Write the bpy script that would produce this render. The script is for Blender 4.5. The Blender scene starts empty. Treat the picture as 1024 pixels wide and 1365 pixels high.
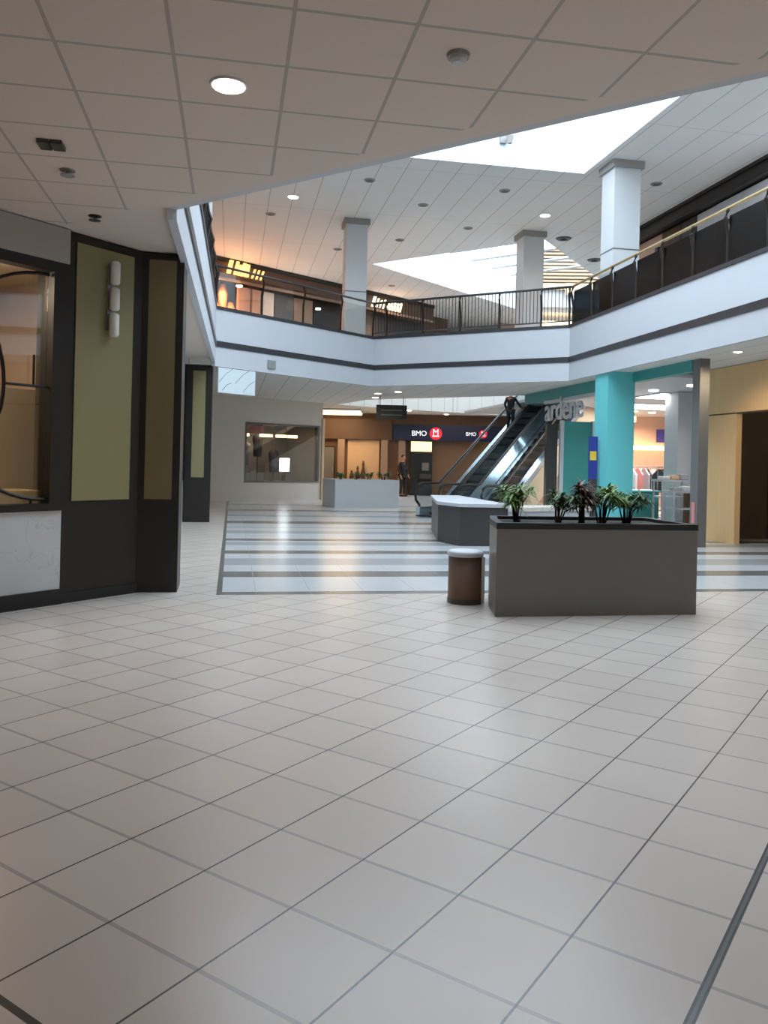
import bpy, bmesh, math, random
from mathutils import Vector, Matrix
from mathutils.geometry import tessellate_polygon
random.seed(7)
S = bpy.context.scene
COL = S.collection
PI = math.pi

# ------------------------------------------------------------------ materials
def lin(c):
    return c / 12.92 if c <= .04045 else ((c + .055) / 1.055) ** 2.4
def rgb(r, g, b):
    return (lin(r / 255), lin(g / 255), lin(b / 255), 1)
def mat(name, col, rough=.5, metal=0, emit=None, estr=0, var=.06, scale=3.0, spec=.5, bump=0, alpha=1):
    m = bpy.data.materials.new(name); m.use_nodes = True
    nt = m.node_tree; b = nt.nodes['Principled BSDF']
    b.inputs['Roughness'].default_value = rough
    b.inputs['Metallic'].default_value = metal
    b.inputs['Specular IOR Level'].default_value = spec
    if var > 0:
        tc = nt.nodes.new('ShaderNodeTexCoord'); n = nt.nodes.new('ShaderNodeTexNoise')
        n.inputs['Scale'].default_value = scale; n.inputs['Detail'].default_value = 3
        nt.links.new(tc.outputs['Object'], n.inputs['Vector'])
        mx = nt.nodes.new('ShaderNodeMix'); mx.data_type = 'RGBA'
        mx.inputs[6].default_value = tuple(c * (1 - var) for c in col[:3]) + (1,)
        mx.inputs[7].default_value = tuple(min(1, c * (1 + var)) for c in col[:3]) + (1,)
        nt.links.new(n.outputs['Fac'], mx.inputs[0]); nt.links.new(mx.outputs[2], b.inputs['Base Color'])
        if bump:
            bp = nt.nodes.new('ShaderNodeBump'); bp.inputs['Strength'].default_value = bump
            nt.links.new(n.outputs['Fac'], bp.inputs['Height']); nt.links.new(bp.outputs['Normal'], b.inputs['Normal'])
    else:
        b.inputs['Base Color'].default_value = col
    if emit:
        b.inputs['Emission Color'].default_value = emit; b.inputs['Emission Strength'].default_value = estr
    return m
def glass(name, tint=(1, 1, 1, 1), gloss=.12, rough=.02):
    m = bpy.data.materials.new(name); m.use_nodes = True
    nt = m.node_tree; nt.nodes.clear()
    o = nt.nodes.new('ShaderNodeOutputMaterial'); t = nt.nodes.new('ShaderNodeBsdfTransparent'); g = nt.nodes.new('ShaderNodeBsdfGlossy')
    t.inputs['Color'].default_value = tint; g.inputs['Roughness'].default_value = rough
    mx = nt.nodes.new('ShaderNodeMixShader'); mx.inputs[0].default_value = gloss
    nt.links.new(t.outputs[0], mx.inputs[1]); nt.links.new(g.outputs[0], mx.inputs[2]); nt.links.new(mx.outputs[0], o.inputs[0])
    return m

def math_n(nt, op, a, b=None, c=None):
    n = nt.nodes.new('ShaderNodeMath'); n.operation = op
    for i, v in enumerate((a, b, c)):
        if v is None: continue
        if isinstance(v, (int, float)): n.inputs[i].default_value = v
        else: nt.links.new(v, n.inputs[i])
    return n.outputs[0]
def line_mask(nt, coord, period, off, width):
    """1 on a joint line of given width, else 0"""
    a = math_n(nt, 'SUBTRACT', coord, off - width / 2)
    f = math_n(nt, 'FLOORED_MODULO', a, period)
    return math_n(nt, 'LESS_THAN', f, width)
def mixc(nt, fac, a, b):
    mx = nt.nodes.new('ShaderNodeMix'); mx.data_type = 'RGBA'
    nt.links.new(fac, mx.inputs[0])
    for i, v in ((6, a), (7, b)):
        if isinstance(v, tuple): mx.inputs[i].default_value = v
        else: nt.links.new(v, mx.inputs[i])
    return mx.outputs[2]
def coords(nt):
    tc = nt.nodes.new('ShaderNodeNewGeometry'); sp = nt.nodes.new('ShaderNodeSeparateXYZ')
    nt.links.new(tc.outputs['Position'], sp.inputs[0])
    return tc.outputs['Position'], sp.outputs[0], sp.outputs[1], sp.outputs[2]
def noise(nt, vec, scale, detail=3):
    n = nt.nodes.new('ShaderNodeTexNoise'); n.inputs['Scale'].default_value = scale; n.inputs['Detail'].default_value = detail
    nt.links.new(vec, n.inputs['Vector']); return n.outputs['Fac']

def floor_tiles():
    m = bpy.data.materials.new('diagonal porcelain tile'); m.use_nodes = True; nt = m.node_tree; b = nt.nodes['Principled BSDF']
    P, x, y, z = coords(nt); q = 2 ** -.5
    p = math_n(nt, 'MULTIPLY', math_n(nt, 'ADD', x, y), q)
    w = math_n(nt, 'MULTIPLY', math_n(nt, 'SUBTRACT', y, x), q)
    # per tile tone
    ci = nt.nodes.new('ShaderNodeCombineXYZ')
    nt.links.new(math_n(nt, 'FLOOR', math_n(nt, 'DIVIDE', math_n(nt, 'SUBTRACT', p, 2.91), .412)), ci.inputs[0])
    nt.links.new(math_n(nt, 'FLOOR', math_n(nt, 'DIVIDE', math_n(nt, 'SUBTRACT', w, .532), .41)), ci.inputs[1])
    wn = nt.nodes.new('ShaderNodeTexWhiteNoise'); nt.links.new(ci.outputs[0], wn.inputs['Vector'])
    c = mixc(nt, wn.outputs['Value'], rgb(199, 188, 180), rgb(206, 195, 187))
    c = mixc(nt, math_n(nt, 'MULTIPLY', noise(nt, P, 2.2, 5), .35), c, rgb(180, 169, 161))
    c = mixc(nt, line_mask(nt, p, .412, 2.91, .017), c, rgb(166, 157, 152))
    c = mixc(nt, line_mask(nt, w, .41, .532, .0075), c, rgb(74, 68, 66))
    # expansion joint: twin dark strip
    d = math_n(nt, 'ABSOLUTE', math_n(nt, 'SUBTRACT', w, .532))
    c = mixc(nt, math_n(nt, 'LESS_THAN', d, .014), c, rgb(92, 90, 90))
    c = mixc(nt, math_n(nt, 'LESS_THAN', math_n(nt, 'ABSOLUTE', math_n(nt, 'SUBTRACT', d, .009)), .0035), c, rgb(40, 38, 38))
    d2 = math_n(nt, 'ABSOLUTE', math_n(nt, 'SUBTRACT', p, 1.265))
    c = mixc(nt, math_n(nt, 'LESS_THAN', d2, .012), c, rgb(60, 56, 54))
    nt.links.new(c, b.inputs['Base Color']); b.inputs['Roughness'].default_value = .26; b.inputs['Specular IOR Level'].default_value = .5
    return m
def floor_stripes():
    m = bpy.data.materials.new('striped terrazzo'); m.use_nodes = True; nt = m.node_tree; b = nt.nodes['Principled BSDF']
    P, x, y, z = coords(nt)
    W, D, G = rgb(192, 195, 198), rgb(104, 103, 102), rgb(156, 160, 164)
    bands = [(8.93, 9.2, D), (10.33, 10.85, D), (11.5, 12.25, G), (12.85, 13.3, D), (14.1, 14.6, G), (14.85, 15.25, D), (16.3, 16.9, G), (17.6, 17.8, G), (18.75, 19.5, D), (21, 21.6, G), (23.2, 23.8, D), (26, 26.6, G)]
    c = W
    for a, e, k in bands:
        f = math_n(nt, 'MULTIPLY', math_n(nt, 'GREATER_THAN', y, a), math_n(nt, 'LESS_THAN', y, e))
        c = mixc(nt, f, c, k)
    f = math_n(nt, 'LESS_THAN', x, -.07)
    c = mixc(nt, f, c, rgb(90, 88, 86))
    c = mixc(nt, line_mask(nt, x, .61, .3, .006), c, rgb(158, 158, 156))
    c = mixc(nt, math_n(nt, 'MULTIPLY', noise(nt, P, 9, 5), .15), c, rgb(150, 150, 148))
    nt.links.new(c, b.inputs['Base Color']); b.inputs['Roughness'].default_value = .22
    return m
def ceiling_tiles():
    m = bpy.data.materials.new('acoustic ceiling tile'); m.use_nodes = True; nt = m.node_tree; b = nt.nodes['Principled BSDF']
    P, x, y, z = coords(nt)
    g = math_n(nt, 'MAXIMUM', line_mask(nt, x, .625, .255, .022), line_mask(nt, y, .605, 4.045, .026))
    inside = math_n(nt, 'LESS_THAN', math_n(nt, 'ADD', x, y), 6.72)
    c = mixc(nt, noise(nt, P, 60, 2), rgb(212, 200, 190), rgb(220, 208, 198))
    c = mixc(nt, math_n(nt, 'MULTIPLY', g, inside), c, rgb(180, 172, 164))
    nt.links.new(c, b.inputs['Base Color']); b.inputs['Roughness'].default_value = .9; b.inputs['Specular IOR Level'].default_value = .1
    return m
def ceiling_planks(name, period, off, base, line, w=.02, diag=False):
    m = bpy.data.materials.new(name); m.use_nodes = True; nt = m.node_tree; b = nt.nodes['Principled BSDF']
    P, x, y, z = coords(nt)
    g = line_mask(nt, x, period, off, w)
    c = mixc(nt, noise(nt, P, 1.5, 2), base, tuple(v * .95 for v in base[:3]) + (1,))
    c = mixc(nt, g, c, line)
    g2 = line_mask(nt, y, 3.6, .4, .012)
    c = mixc(nt, g2, c, line)
    nt.links.new(c, b.inputs['Base Color']); b.inputs['Roughness'].default_value = .7; b.inputs['Specular IOR Level'].default_value = .2
    return m
def wood_mat():
    m = bpy.data.materials.new('pale oak veneer'); m.use_nodes = True; nt = m.node_tree; b = nt.nodes['Principled BSDF']
    P, x, y, z = coords(nt)
    mp = nt.nodes.new('ShaderNodeMapping'); mp.inputs['Scale'].default_value = (6, 6, .35); nt.links.new(P, mp.inputs[0])
    n = noise(nt, mp.outputs[0], 3, 6)
    c = mixc(nt, n, rgb(226, 184, 132), rgb(238, 200, 150))
    nt.links.new(c, b.inputs['Base Color']); b.inputs['Roughness'].default_value = .45
    return m
def marble_mat():
    m = bpy.data.materials.new('grey white marble'); m.use_nodes = True; nt = m.node_tree; b = nt.nodes['Principled BSDF']
    P, x, y, z = coords(nt)
    n = noise(nt, P, 1.6, 8)
    c = mixc(nt, n, rgb(214, 215, 215), rgb(186, 188, 190))
    v = math_n(nt, 'LESS_THAN', math_n(nt, 'ABSOLUTE', math_n(nt, 'SUBTRACT', noise(nt, P, 2.7, 6), .5)), .006)
    c = mixc(nt, v, c, rgb(190, 192, 194))
    nt.links.new(c, b.inputs['Base Color']); b.inputs['Roughness'].default_value = .3
    return m
def granite_mat(name, c1, c2, rough=.4):
    m = bpy.data.materials.new(name); m.use_nodes = True; nt = m.node_tree; b = nt.nodes['Principled BSDF']
    P, x, y, z = coords(nt)
    n = noise(nt, P, 1.2, 6); n2 = noise(nt, P, 120, 2)
    c = mixc(nt, n, c1, c2); c = mixc(nt, math_n(nt, 'MULTIPLY', n2, .3), c, tuple(v * .6 for v in c1[:3]) + (1,))
    nt.links.new(c, b.inputs['Base Color']); b.inputs['Roughness'].default_value = rough
    return m

M = dict(
    floor=floor_tiles(), stripes=floor_stripes(), ctile=ceiling_tiles(),
    plank=ceiling_planks('white metal ceiling planks', .6, .2, rgb(226, 225, 223), rgb(176, 174, 171)),
    soffit=ceiling_planks('soffit planks', .6, .2, rgb(224, 222, 216), rgb(172, 170, 165)),
    wood=wood_mat(), marble=marble_mat(),
    granite=granite_mat('brown grey granite', rgb(124, 119, 113), rgb(112, 107, 102), .4),
    pale_granite=granite_mat('pale grey granite', rgb(206, 212, 218), rgb(190, 197, 204), .35),
    white=mat('white paint', rgb(193, 196, 202), .55, var=.02),
    colwhite=mat('column white paint', rgb(206, 209, 212), .5, var=.02),
    band=mat('charcoal trim', rgb(52, 52, 56), .4),
    dark=mat('dark bronze metal', rgb(40, 36, 33), .4, .2),
    black=mat('black', rgb(24, 24, 25), .5),
    charcoal=mat('charcoal stone', rgb(64, 62, 60), .4),
    iron=mat('wrought iron', rgb(38, 30, 26), .5, .4),
    olive=mat('olive gold panel', rgb(140, 133, 96), .28, var=.05, scale=1.2),
    olive_dark=mat('bronze gold panel', rgb(120, 106, 76), .3, var=.05, scale=1.2),
    lampglass=mat('frosted white glass', rgb(232, 228, 222), .3, emit=(1, .95, .88, 1), estr=.0),
    grey=mat('grey paint', rgb(150, 148, 144), .6, var=.03),
    midgrey=mat('mid grey paint', rgb(112, 111, 110), .5, var=.03),
    wallgrey=mat('light grey wall panel', rgb(214, 208, 200), .45, var=.03),
    bulk=mat('grey bulkhead paint', rgb(165, 162, 156), .7, var=.02),
    beige=mat('beige plaster', rgb(186, 168, 144), .7, var=.03),
    brown=mat('brown wall panel', rgb(120, 88, 62), .5),
    brownd=mat('dark brown panel', rgb(84, 62, 46), .5),
    taupe=mat('taupe wall', rgb(150, 128, 112), .6),
    pink=mat('warm pink plaster', rgb(206, 168, 150), .7),
    navy=mat('navy sign panel', rgb(28, 34, 66), .35),
    red=mat('lit red sign face', rgb(205, 30, 45), .4, emit=rgb(215, 30, 48), estr=1.0),
    signwhite=mat('lit white sign face', rgb(235, 235, 240), .4, emit=(.9, .93, 1, 1), estr=.9),
    signwarm=mat('lit warm sign face', rgb(255, 190, 90), .4, emit=(1, .55, .16, 1), estr=2.2),
    signcream=mat('lit cream sign face', rgb(255, 240, 210), .4, emit=(1, .9, .7, 1), estr=1.4),
    greyletter=mat('pale grey letter', rgb(196, 200, 204), .4),
    teal=mat('teal paint', rgb(106, 206, 212), .45, var=.02),
    tealdark=mat('deep teal paint', rgb(66, 150, 146), .5, var=.03),
    steel=mat('brushed steel', rgb(150, 150, 150), .35, .6),
    deckwhite=mat('pale escalator deck', rgb(214, 226, 234), .16, .8, var=.02),
    steelw=mat('bright steel', rgb(225, 232, 238), .22, .75),
    brass=mat('brass rail', rgb(214, 190, 138), .3, .5),
    lamp=mat('warm lamp', rgb(255, 240, 220), .4, emit=(1, .86, .68, 1), estr=14, var=0),
    lampc=mat('cool lamp panel', rgb(255, 255, 250), .4, emit=(1, .97, .92, 1), estr=5, var=0),
    cove=mat('warm cove light', rgb(255, 220, 170), .4, emit=(1, .70, .36, 1), estr=4.0, var=0),
    orange=mat('warm lit goods', rgb(226, 150, 92), .6),
    screen=mat('bright screen', rgb(255, 255, 255), .4, emit=(.95, .98, 1, 1), estr=6, var=0),
    lightbox=mat('yellow light box', rgb(255, 220, 140), .4, emit=(1, .76, .36, 1), estr=1.7, var=.15, scale=4),
    offlamp=mat('unlit lamp recess', rgb(96, 92, 88), .5),
    binbrown=mat('brown bin shell', rgb(104, 76, 60), .4),
    soil=mat('dark soil', rgb(50, 44, 36), .9, var=.3, scale=40),
    leaf=mat('leaf green', rgb(104, 136, 62), .5, var=.35, scale=9),
    leafd=mat('dark leaf', rgb(74, 98, 56), .5, var=.35, scale=9),
    leafr=mat('reddish leaf', rgb(104, 74, 62), .5, var=.3, scale=9),
    step=mat('escalator step', rgb(70, 74, 78), .4, .5),
    truss=mat('dark escalator cladding', rgb(48, 48, 50), .35, .3),
    rubber=mat('black rubber', rgb(22, 22, 24), .45),
    skin=mat('skin', rgb(170, 120, 95), .6), hair=mat('dark hair', rgb(26, 20, 18), .6),
    cloth=mat('black clothing', rgb(26, 24, 28), .8), clothb=mat('dark blue grey clothing', rgb(36, 38, 48), .8), clothg=mat('dark trousers', rgb(34, 32, 34), .8),
    shirtw=mat('white fabric', rgb(222, 222, 226), .8), shirtr=mat('pink fabric', rgb(208, 140, 136), .8), shirtg=mat('grey fabric', rgb(170, 172, 178), .8), shirtb=mat('black fabric', rgb(34, 34, 40), .8),
    blue=mat('blue print', rgb(36, 56, 140), .5), yellow=mat('yellow print', rgb(224, 190, 60), .5),
    violet=mat('violet print', rgb(70, 58, 140), .5),
    bluestool=mat('blue plastic', rgb(52, 66, 120), .4),
    translucent=mat('pale printed banner', rgb(214, 224, 228), .5),
    inkline=mat('grey ink line', rgb(140, 150, 158), .6),
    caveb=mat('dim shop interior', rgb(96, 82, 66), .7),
    glass=glass('clear shop glass', (.93, .95, .95, 1), .10), tint=glass('dark tinted glass', (.10, .135, .155, 1), .07, .25),
    tint2=glass('clear guard glass', (.86, .9, .92, 1), .06, .02),
    sky_glass=glass('skylight glass', (.97, .99, 1, 1), .05),
    slat=mat('warm timber slat', rgb(206, 176, 142), .5), slatbrown=mat('brown timber slat', rgb(158, 130, 104), .5), slatdark=mat('timber backing', rgb(78, 64, 54), .7),
)

# ------------------------------------------------------------------ mesh builder
class MB:
    def __init__(s): s.v = []; s.f = []
    def add(s, vs, fs):
        o = len(s.v); s.v += [tuple(v) for v in vs]; s.f += [tuple(i + o for i in f) for f in fs]; return s
    def box(s, x0, y0, z0, x1, y1, z1):
        vs = [(x, y, z) for z in (z0, z1) for x, y in ((x0, y0), (x1, y0), (x1, y1), (x0, y1))]
        return s.add(vs, [(3, 2, 1, 0), (4, 5, 6, 7), (0, 1, 5, 4), (1, 2, 6, 5), (2, 3, 7, 6), (3, 0, 4, 7)])
    def pbox(s, F, u0, w0, z0, u1, w1, z1):
        """box in a frame F(u,w)->(x,y)"""
        vs = [F(u, w) + (z,) for z in (z0, z1) for u, w in ((u0, w0), (u1, w0), (u1, w1), (u0, w1))]
        return s.add(vs, [(3, 2, 1, 0), (4, 5, 6, 7), (0, 1, 5, 4), (1, 2, 6, 5), (2, 3, 7, 6), (3, 0, 4, 7)])
    def prism(s, poly, z0, z1, holes=()):
        rings = [list(poly)] + [list(h) for h in holes]
        tri = tessellate_polygon([[Vector((x, y, 0)) for x, y in r] for r in rings])
        flat = [p for r in rings for p in r]; n = len(flat)
        vs = [(x, y, z0) for x, y in flat] + [(x, y, z1) for x, y in flat]
        fs = [tuple(t) for t in tri] + [tuple(i + n for i in reversed(t)) for t in tri]
        k = 0
        for r in rings:
            m = len(r)
            for i in range(m): fs.append((k + i, k + (i + 1) % m, n + k + (i + 1) % m, n + k + i))
            k += m
        return s.add(vs, fs)
    def extr(s, prof, a, b):
        """profile = list of 3D points, swept from offset a to offset b (vectors)"""
        n = len(prof); A = [Vector(p) + Vector(a) for p in prof]; B = [Vector(p) + Vector(b) for p in prof]
        fs = [tuple(range(n)), tuple(range(2 * n - 1, n - 1, -1))] + [(i, (i + 1) % n, n + (i + 1) % n, n + i) for i in range(n)]
        return s.add(A + B, fs)
    def tube(s, pts, r, n=8, closed=False):
        pts = [Vector(p) for p in pts]; k = len(pts); vs = []; fs = []
        for i, p in enumerate(pts):
            t = (pts[(i + 1) % k] - pts[i - 1]) if closed else (pts[min(i + 1, k - 1)] - pts[max(i - 1, 0)])
            t.normalize(); up = Vector((0, 0, 1)) if abs(t.z) < .95 else Vector((1, 0, 0))
            a = t.cross(up).normalized(); b = t.cross(a)
            rr = r[i] if isinstance(r, (list, tuple)) else r
            for j in range(n):
                q = 2 * PI * j / n; vs.append(p + a * (math.cos(q) * rr) + b * (math.sin(q) * rr))
        for i in range(k if closed else k - 1):
            for j in range(n):
                i2 = (i + 1) % k
                fs.append((i * n + j, i * n + (j + 1) % n, i2 * n + (j + 1) % n, i2 * n + j))
        if not closed: fs += [tuple(range(n)), tuple((k - 1) * n + j for j in reversed(range(n)))]
        return s.add(vs, fs)
    def lathe(s, prof, c=(0, 0, 0), n=24):
        vs = []; fs = []; k = len(prof)
        for r, z in prof:
            for j in range(n):
                q = 2 * PI * j / n; vs.append((c[0] + r * math.cos(q), c[1] + r * math.sin(q), c[2] + z))
        for i in range(k - 1):
            for j in range(n): fs.append((i * n + j, i * n + (j + 1) % n, (i + 1) * n + (j + 1) % n, (i + 1) * n + j))
        fs += [tuple(reversed(range(n))), tuple((k - 1) * n + j for j in range(n))]
        return s.add(vs, fs)
    def quad(s, *p): return s.add(p, [tuple(range(len(p)))])
    def build(s, name, m, parent=None, loc=None, smooth=False, bevel=0, wpos=None):
        """verts are in world coordinates; a top-level mesh gets its origin at the middle of its base"""
        me = bpy.data.meshes.new(name)
        if parent is None:
            if loc is None:
                xs, ys, zs = zip(*s.v); loc = ((min(xs) + max(xs)) / 2, (min(ys) + max(ys)) / 2, min(zs))
            vs = [(x - loc[0], y - loc[1], z - loc[2]) for x, y, z in s.v]
        else: vs = s.v
        me.from_pydata(vs, [], s.f)
        bm = bmesh.new(); bm.from_mesh(me); bmesh.ops.recalc_face_normals(bm, faces=bm.faces); bm.to_mesh(me); bm.free()
        if smooth:
            for p in me.polygons: p.use_smooth = True
        me.materials.append(M[m] if isinstance(m, str) else m)
        o = bpy.data.objects.new(name, me); COL.objects.link(o)
        if parent is None: o.location = loc
        else:
            o.parent = parent
            if parent.parent is None and parent.type == 'EMPTY' and not parent.get('_local'):
                o.location = -Vector(parent.location)
            elif parent.parent is None and parent.type != 'EMPTY':
                o.location = -Vector(parent.location)
        if bevel:
            b = o.modifiers.new('bevel', 'BEVEL'); b.width = bevel; b.segments = 2; b.limit_method = 'ANGLE'
        return o
def tag(o, label, cat, group=None, kind=None):
    o['label'] = label; o['category'] = cat
    if group: o['group'] = group
    if kind: o['kind'] = kind
    return o
def thing(name, label, cat, loc, group=None, local=False, rz=0):
    o = bpy.data.objects.new(name, None); COL.objects.link(o); o.location = loc; o.rotation_euler.z = rz
    o.empty_display_size = .1
    if local: o['_local'] = 1
    return tag(o, label, cat, group)
def struct(o, label, cat):
    o['kind'] = 'structure'; o['label'] = label; o['category'] = cat; return o
def copy_tree(o, parent=None):
    c = o.copy(); COL.objects.link(c)
    if parent: c.parent = parent
    for ch in list(o.children): copy_tree(ch, c)
    return c
def frame(P, ang):
    a = math.radians(ang); d = (math.cos(a), math.sin(a)); n = (-math.sin(a), math.cos(a))
    return lambda u, w: (P[0] + u * d[0] + w * n[0], P[1] + u * d[1] + w * n[1])
def text(s, name, m, parent, origin, right, up, size, extrude=.01, shear=0, space=1.0):
    """lettering standing in the plane (right, up), its lower left corner at origin (world)"""
    cu = bpy.data.curves.new(name, 'FONT'); cu.body = s; cu.size = size; cu.extrude = extrude; cu.shear = shear; cu.space_character = space
    cu.materials.append(M[m]); cu.resolution_u = 3
    tmp = bpy.data.objects.new('tmp', cu); COL.objects.link(tmp)
    me = bpy.data.meshes.new_from_object(tmp.evaluated_get(bpy.context.evaluated_depsgraph_get())); me.name = name
    bpy.data.objects.remove(tmp)
    o = bpy.data.objects.new(name, me); COL.objects.link(o)
    r = Vector(right).normalized(); u = Vector(up).normalized(); n = r.cross(u)
    mw = Matrix.Translation(Vector(origin)) @ Matrix((r, u, n)).transposed().to_4x4()
    o.parent = parent
    base = Vector(parent.location) if parent.parent is None else Vector((0, 0, 0))
    o.matrix_local = Matrix.Translation(-base) @ mw
    return o
def light(kind, name, loc, power, color=(1, 1, 1), **k):
    d = bpy.data.lights.new(name, kind); d.energy = power; d.color = color
    for a, v in k.items():
        if a != 'rot': setattr(d, a, v)
    o = bpy.data.objects.new(name, d); COL.objects.link(o); o.location = loc
    if 'rot' in k: o.rotation_euler = k['rot']
    return o

# ------------------------------------------------------------------ levels
ZC, ZF, Z2, ZP, ZT = 3.72, 3.58, 4.72, 4.85, 8.25
A0, C1, C2, C3, R0 = (-.62, 7.55), (-.5, 18.9), (3.8, 22.3), (8.1, 18.7), (8.05, -1.1)
ring = [A0, C1, C2, C3, R0]
HOLE = [(4.5, 27.7), (9.3, 22.9), (13.1, 26.7), (10.9, 28.9), (14, 32), (14, 34.1), (11.3, 33.6), (7.0, 32.1), (3.9, 30.7)]
WELL1 = [(-.3, 8.3), (3.0, 6.4), (7.86, 4.2), (7.86, 17.7), (-.3, 17.7)]  # near edge lies out of view, slanted to steer daylight onto the floor
WELL2 = [(4.6, 27.6), (9.05, 23.15), (16, 31), (16.5, 33.6), (12.8, 34.5)]
def offset(poly, d):
    n = len(poly); out = []
    for i in range(n):
        p0, p1, p2 = Vector(poly[i - 1]), Vector(poly[i]), Vector(poly[(i + 1) % n])
        a, b = (p1 - p0).normalized(), (p2 - p1).normalized()
        na, nb = Vector((-a.y, a.x)), Vector((-b.y, b.x)); k = (na + nb) / (1 + na.dot(nb))
        out.append(tuple(p1 + k * d))
    return out

# ---- floors
struct(MB().prism([(-9, -9), (14, -9), (14, 9.0), (-.13, 9.0), (-.13, 19.5), (-.13, 41), (-9, 41)], -.1, 0).build('floor', 'floor'), 'beige square tiles laid on the diagonal, dark joints', 'floor')
struct(MB().prism([(-.13, 9.0), (19, 9.0), (19, 41), (-.13, 41)], -.1, 0).build('floor', 'stripes'), 'pale floor with dark and grey cross stripes in the atrium', 'floor')
# ---- ceilings and slabs
struct(MB().prism([(-9, -9), (14, -9), (14, -1.1), R0, A0, C1, (-9, 18.9)], ZC, Z2).build('ceiling', 'ctile'), 'low tiled ceiling over the foreground', 'ceiling')
struct(MB().prism([(-9, 18.9), C1, C2, C3, R0, (14, -1.1), (19, -1.1), (19, 41), (-9, 41)], ZF, Z2, [HOLE]).build('ceiling', 'soffit'), 'pale soffit under the upper walkway', 'ceiling')
struct(MB().prism([(-9, -9), (19, -9), (19, 41), (-9, 41)], ZT, ZT + .15, [WELL1, WELL2]).build('ceiling', 'plank'), 'high white plank ceiling with skylight openings', 'ceiling')
# ---- balcony ring fascia (thin shell inside the ring)
inner = offset(ring, -.08) if False else None
cx, cy = 3.8, 12
def toward(p, q, d):
    return p
ccw = sum(ring[i][0] * ring[(i + 1) % 5][1] - ring[(i + 1) % 5][0] * ring[i][1] for i in range(5)) > 0
off = lambda d: offset(ring, d if ccw else -d)
in1, in2, in3 = off(.08), off(.105), off(.13)
def seg_prism(a, b, i, z0, z1):
    j = (i + 1) % 5
    return MB().prism([a[i], a[j], b[j], b[i]], z0, z1)
names = ['left', 'far_left', 'far_right', 'right', 'near']
desc = ['white balcony fascia along the left side of the atrium', 'white balcony fascia facing the viewer, left of its far corner', 'white balcony fascia facing the viewer, right of its far corner', 'white balcony fascia along the right side of the atrium', 'white balcony fascia over the near ceiling edge']
for i in range(5):
    o = struct(seg_prism(ring, in1, i, (3.62, 3.55, 3.55, 3.55, ZC)[i], ZP).build('wall_balcony_' + names[i], 'white'), desc[i], 'wall')
    seg_prism(in1, in2, i, 4.0, 4.13).build('trim_band', 'band', o)
    seg_prism(ring, in2, i, ZP, ZP + .07).build('trim_cap', 'band', o)
# ---- skylight wells and glazing
def well(poly, z0, z1, name, label, m):
    o = offset(poly, -.12 if sum(poly[i][0] * poly[(i + 1) % len(poly)][1] - poly[(i + 1) % len(poly)][0] * poly[i][1] for i in range(len(poly))) > 0 else .12)
    return struct(MB().prism(o, z0, z1, [poly]).build(name, m), label, 'wall')
well(WELL1, ZT + .15, 9.5, 'wall_skylight', 'white sides of the near skylight well', 'colwhite')
well(WELL2, ZT + .15, 9.5, 'wall_skylight', 'white sides of the far diamond skylight well', 'colwhite')
def skylight(name, label, poly, z, bars):
    r = struct(thing(name, label, 'window', (poly[0][0], poly[0][1], z)), label, 'window')
    MB().prism(poly, z, z + .02).build('glass_pane', 'sky_glass', r)
    for a, b in bars:
        MB().tube([a, b], .06, 4).build('glazing_bar', 'grey', r)
    return r
b1 = [((x, 5.8 if x > 3 else 8.3, 9.62), (x, 17.7, 9.62)) for x in (1.35, 3.0, 4.65, 6.3)] + [((-.3, 14.5, 9.62), (7.86, 14.5, 9.62)), ((-.3, 11.3, 9.62), (7.86, 11.3, 9.62))]
skylight('window_1', 'skylight over the near end of the atrium', WELL1, 9.52, b1)
b2 = []
for k in range(1, 7):
    t = k / 7; p = (4.6 + 8.2 * t, 27.6 + 6.9 * t); q = (9.05 + 6.95 * t, 23.15 + 7.85 * t)
    b2.append(((p[0], p[1], 9.62), (q[0], q[1], 9.62)))
skylight('window_2', 'diamond skylight over the far court', WELL2, 9.52, b2)
# timber slat gable at the far right of the far court
r = thing('slatted_screen', 'timber slat screen with a pale beam, high in the far court', 'screen', (12.8, 34.4, 8.3))
G = frame((12.6, 33.75), -14)
MB().pbox(G, 0, .3, 8.42, 3.6, .36, 9.2).build('lower_panel', 'white', r)
MB().pbox(G, -.1, .1, 9.15, 3.9, .34, 9.42).build('beam', 'slat', r)
MB().pbox(G, 1.55, .05, 8.9, 1.95, .1, 9.42).build('bracket', 'slat', r)
MB().pbox(G, 0, .3, 9.42, 3.3, .36, 11.0).build('backing', 'slatdark', r)
for k in range(10):
    z = 9.5 + k * .15
    MB().pbox(G, 0, .2, z, 3.3 - k * .22, .3, z + .085).build('slat', 'slatbrown', r)
# ---- outer walls
for nm, b, lb in (('wall_left', (-9.1, -9, 0, -9, 41, 8.3), 'outer wall left'), ('wall_right', (19, -9, 0, 19.1, 41, 8.3), 'outer wall right'), ('wall_back', (-9, -9.1, 0, 19, -9, 8.3), 'end wall behind the viewer'), ('wall_far', (-9, 41, 0, 19, 41.1, 8.3), 'brown far end wall')):
    struct(MB().box(*b).build(nm, 'taupe' if nm == 'wall_far' else 'wallgrey'), lb, 'wall')

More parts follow.
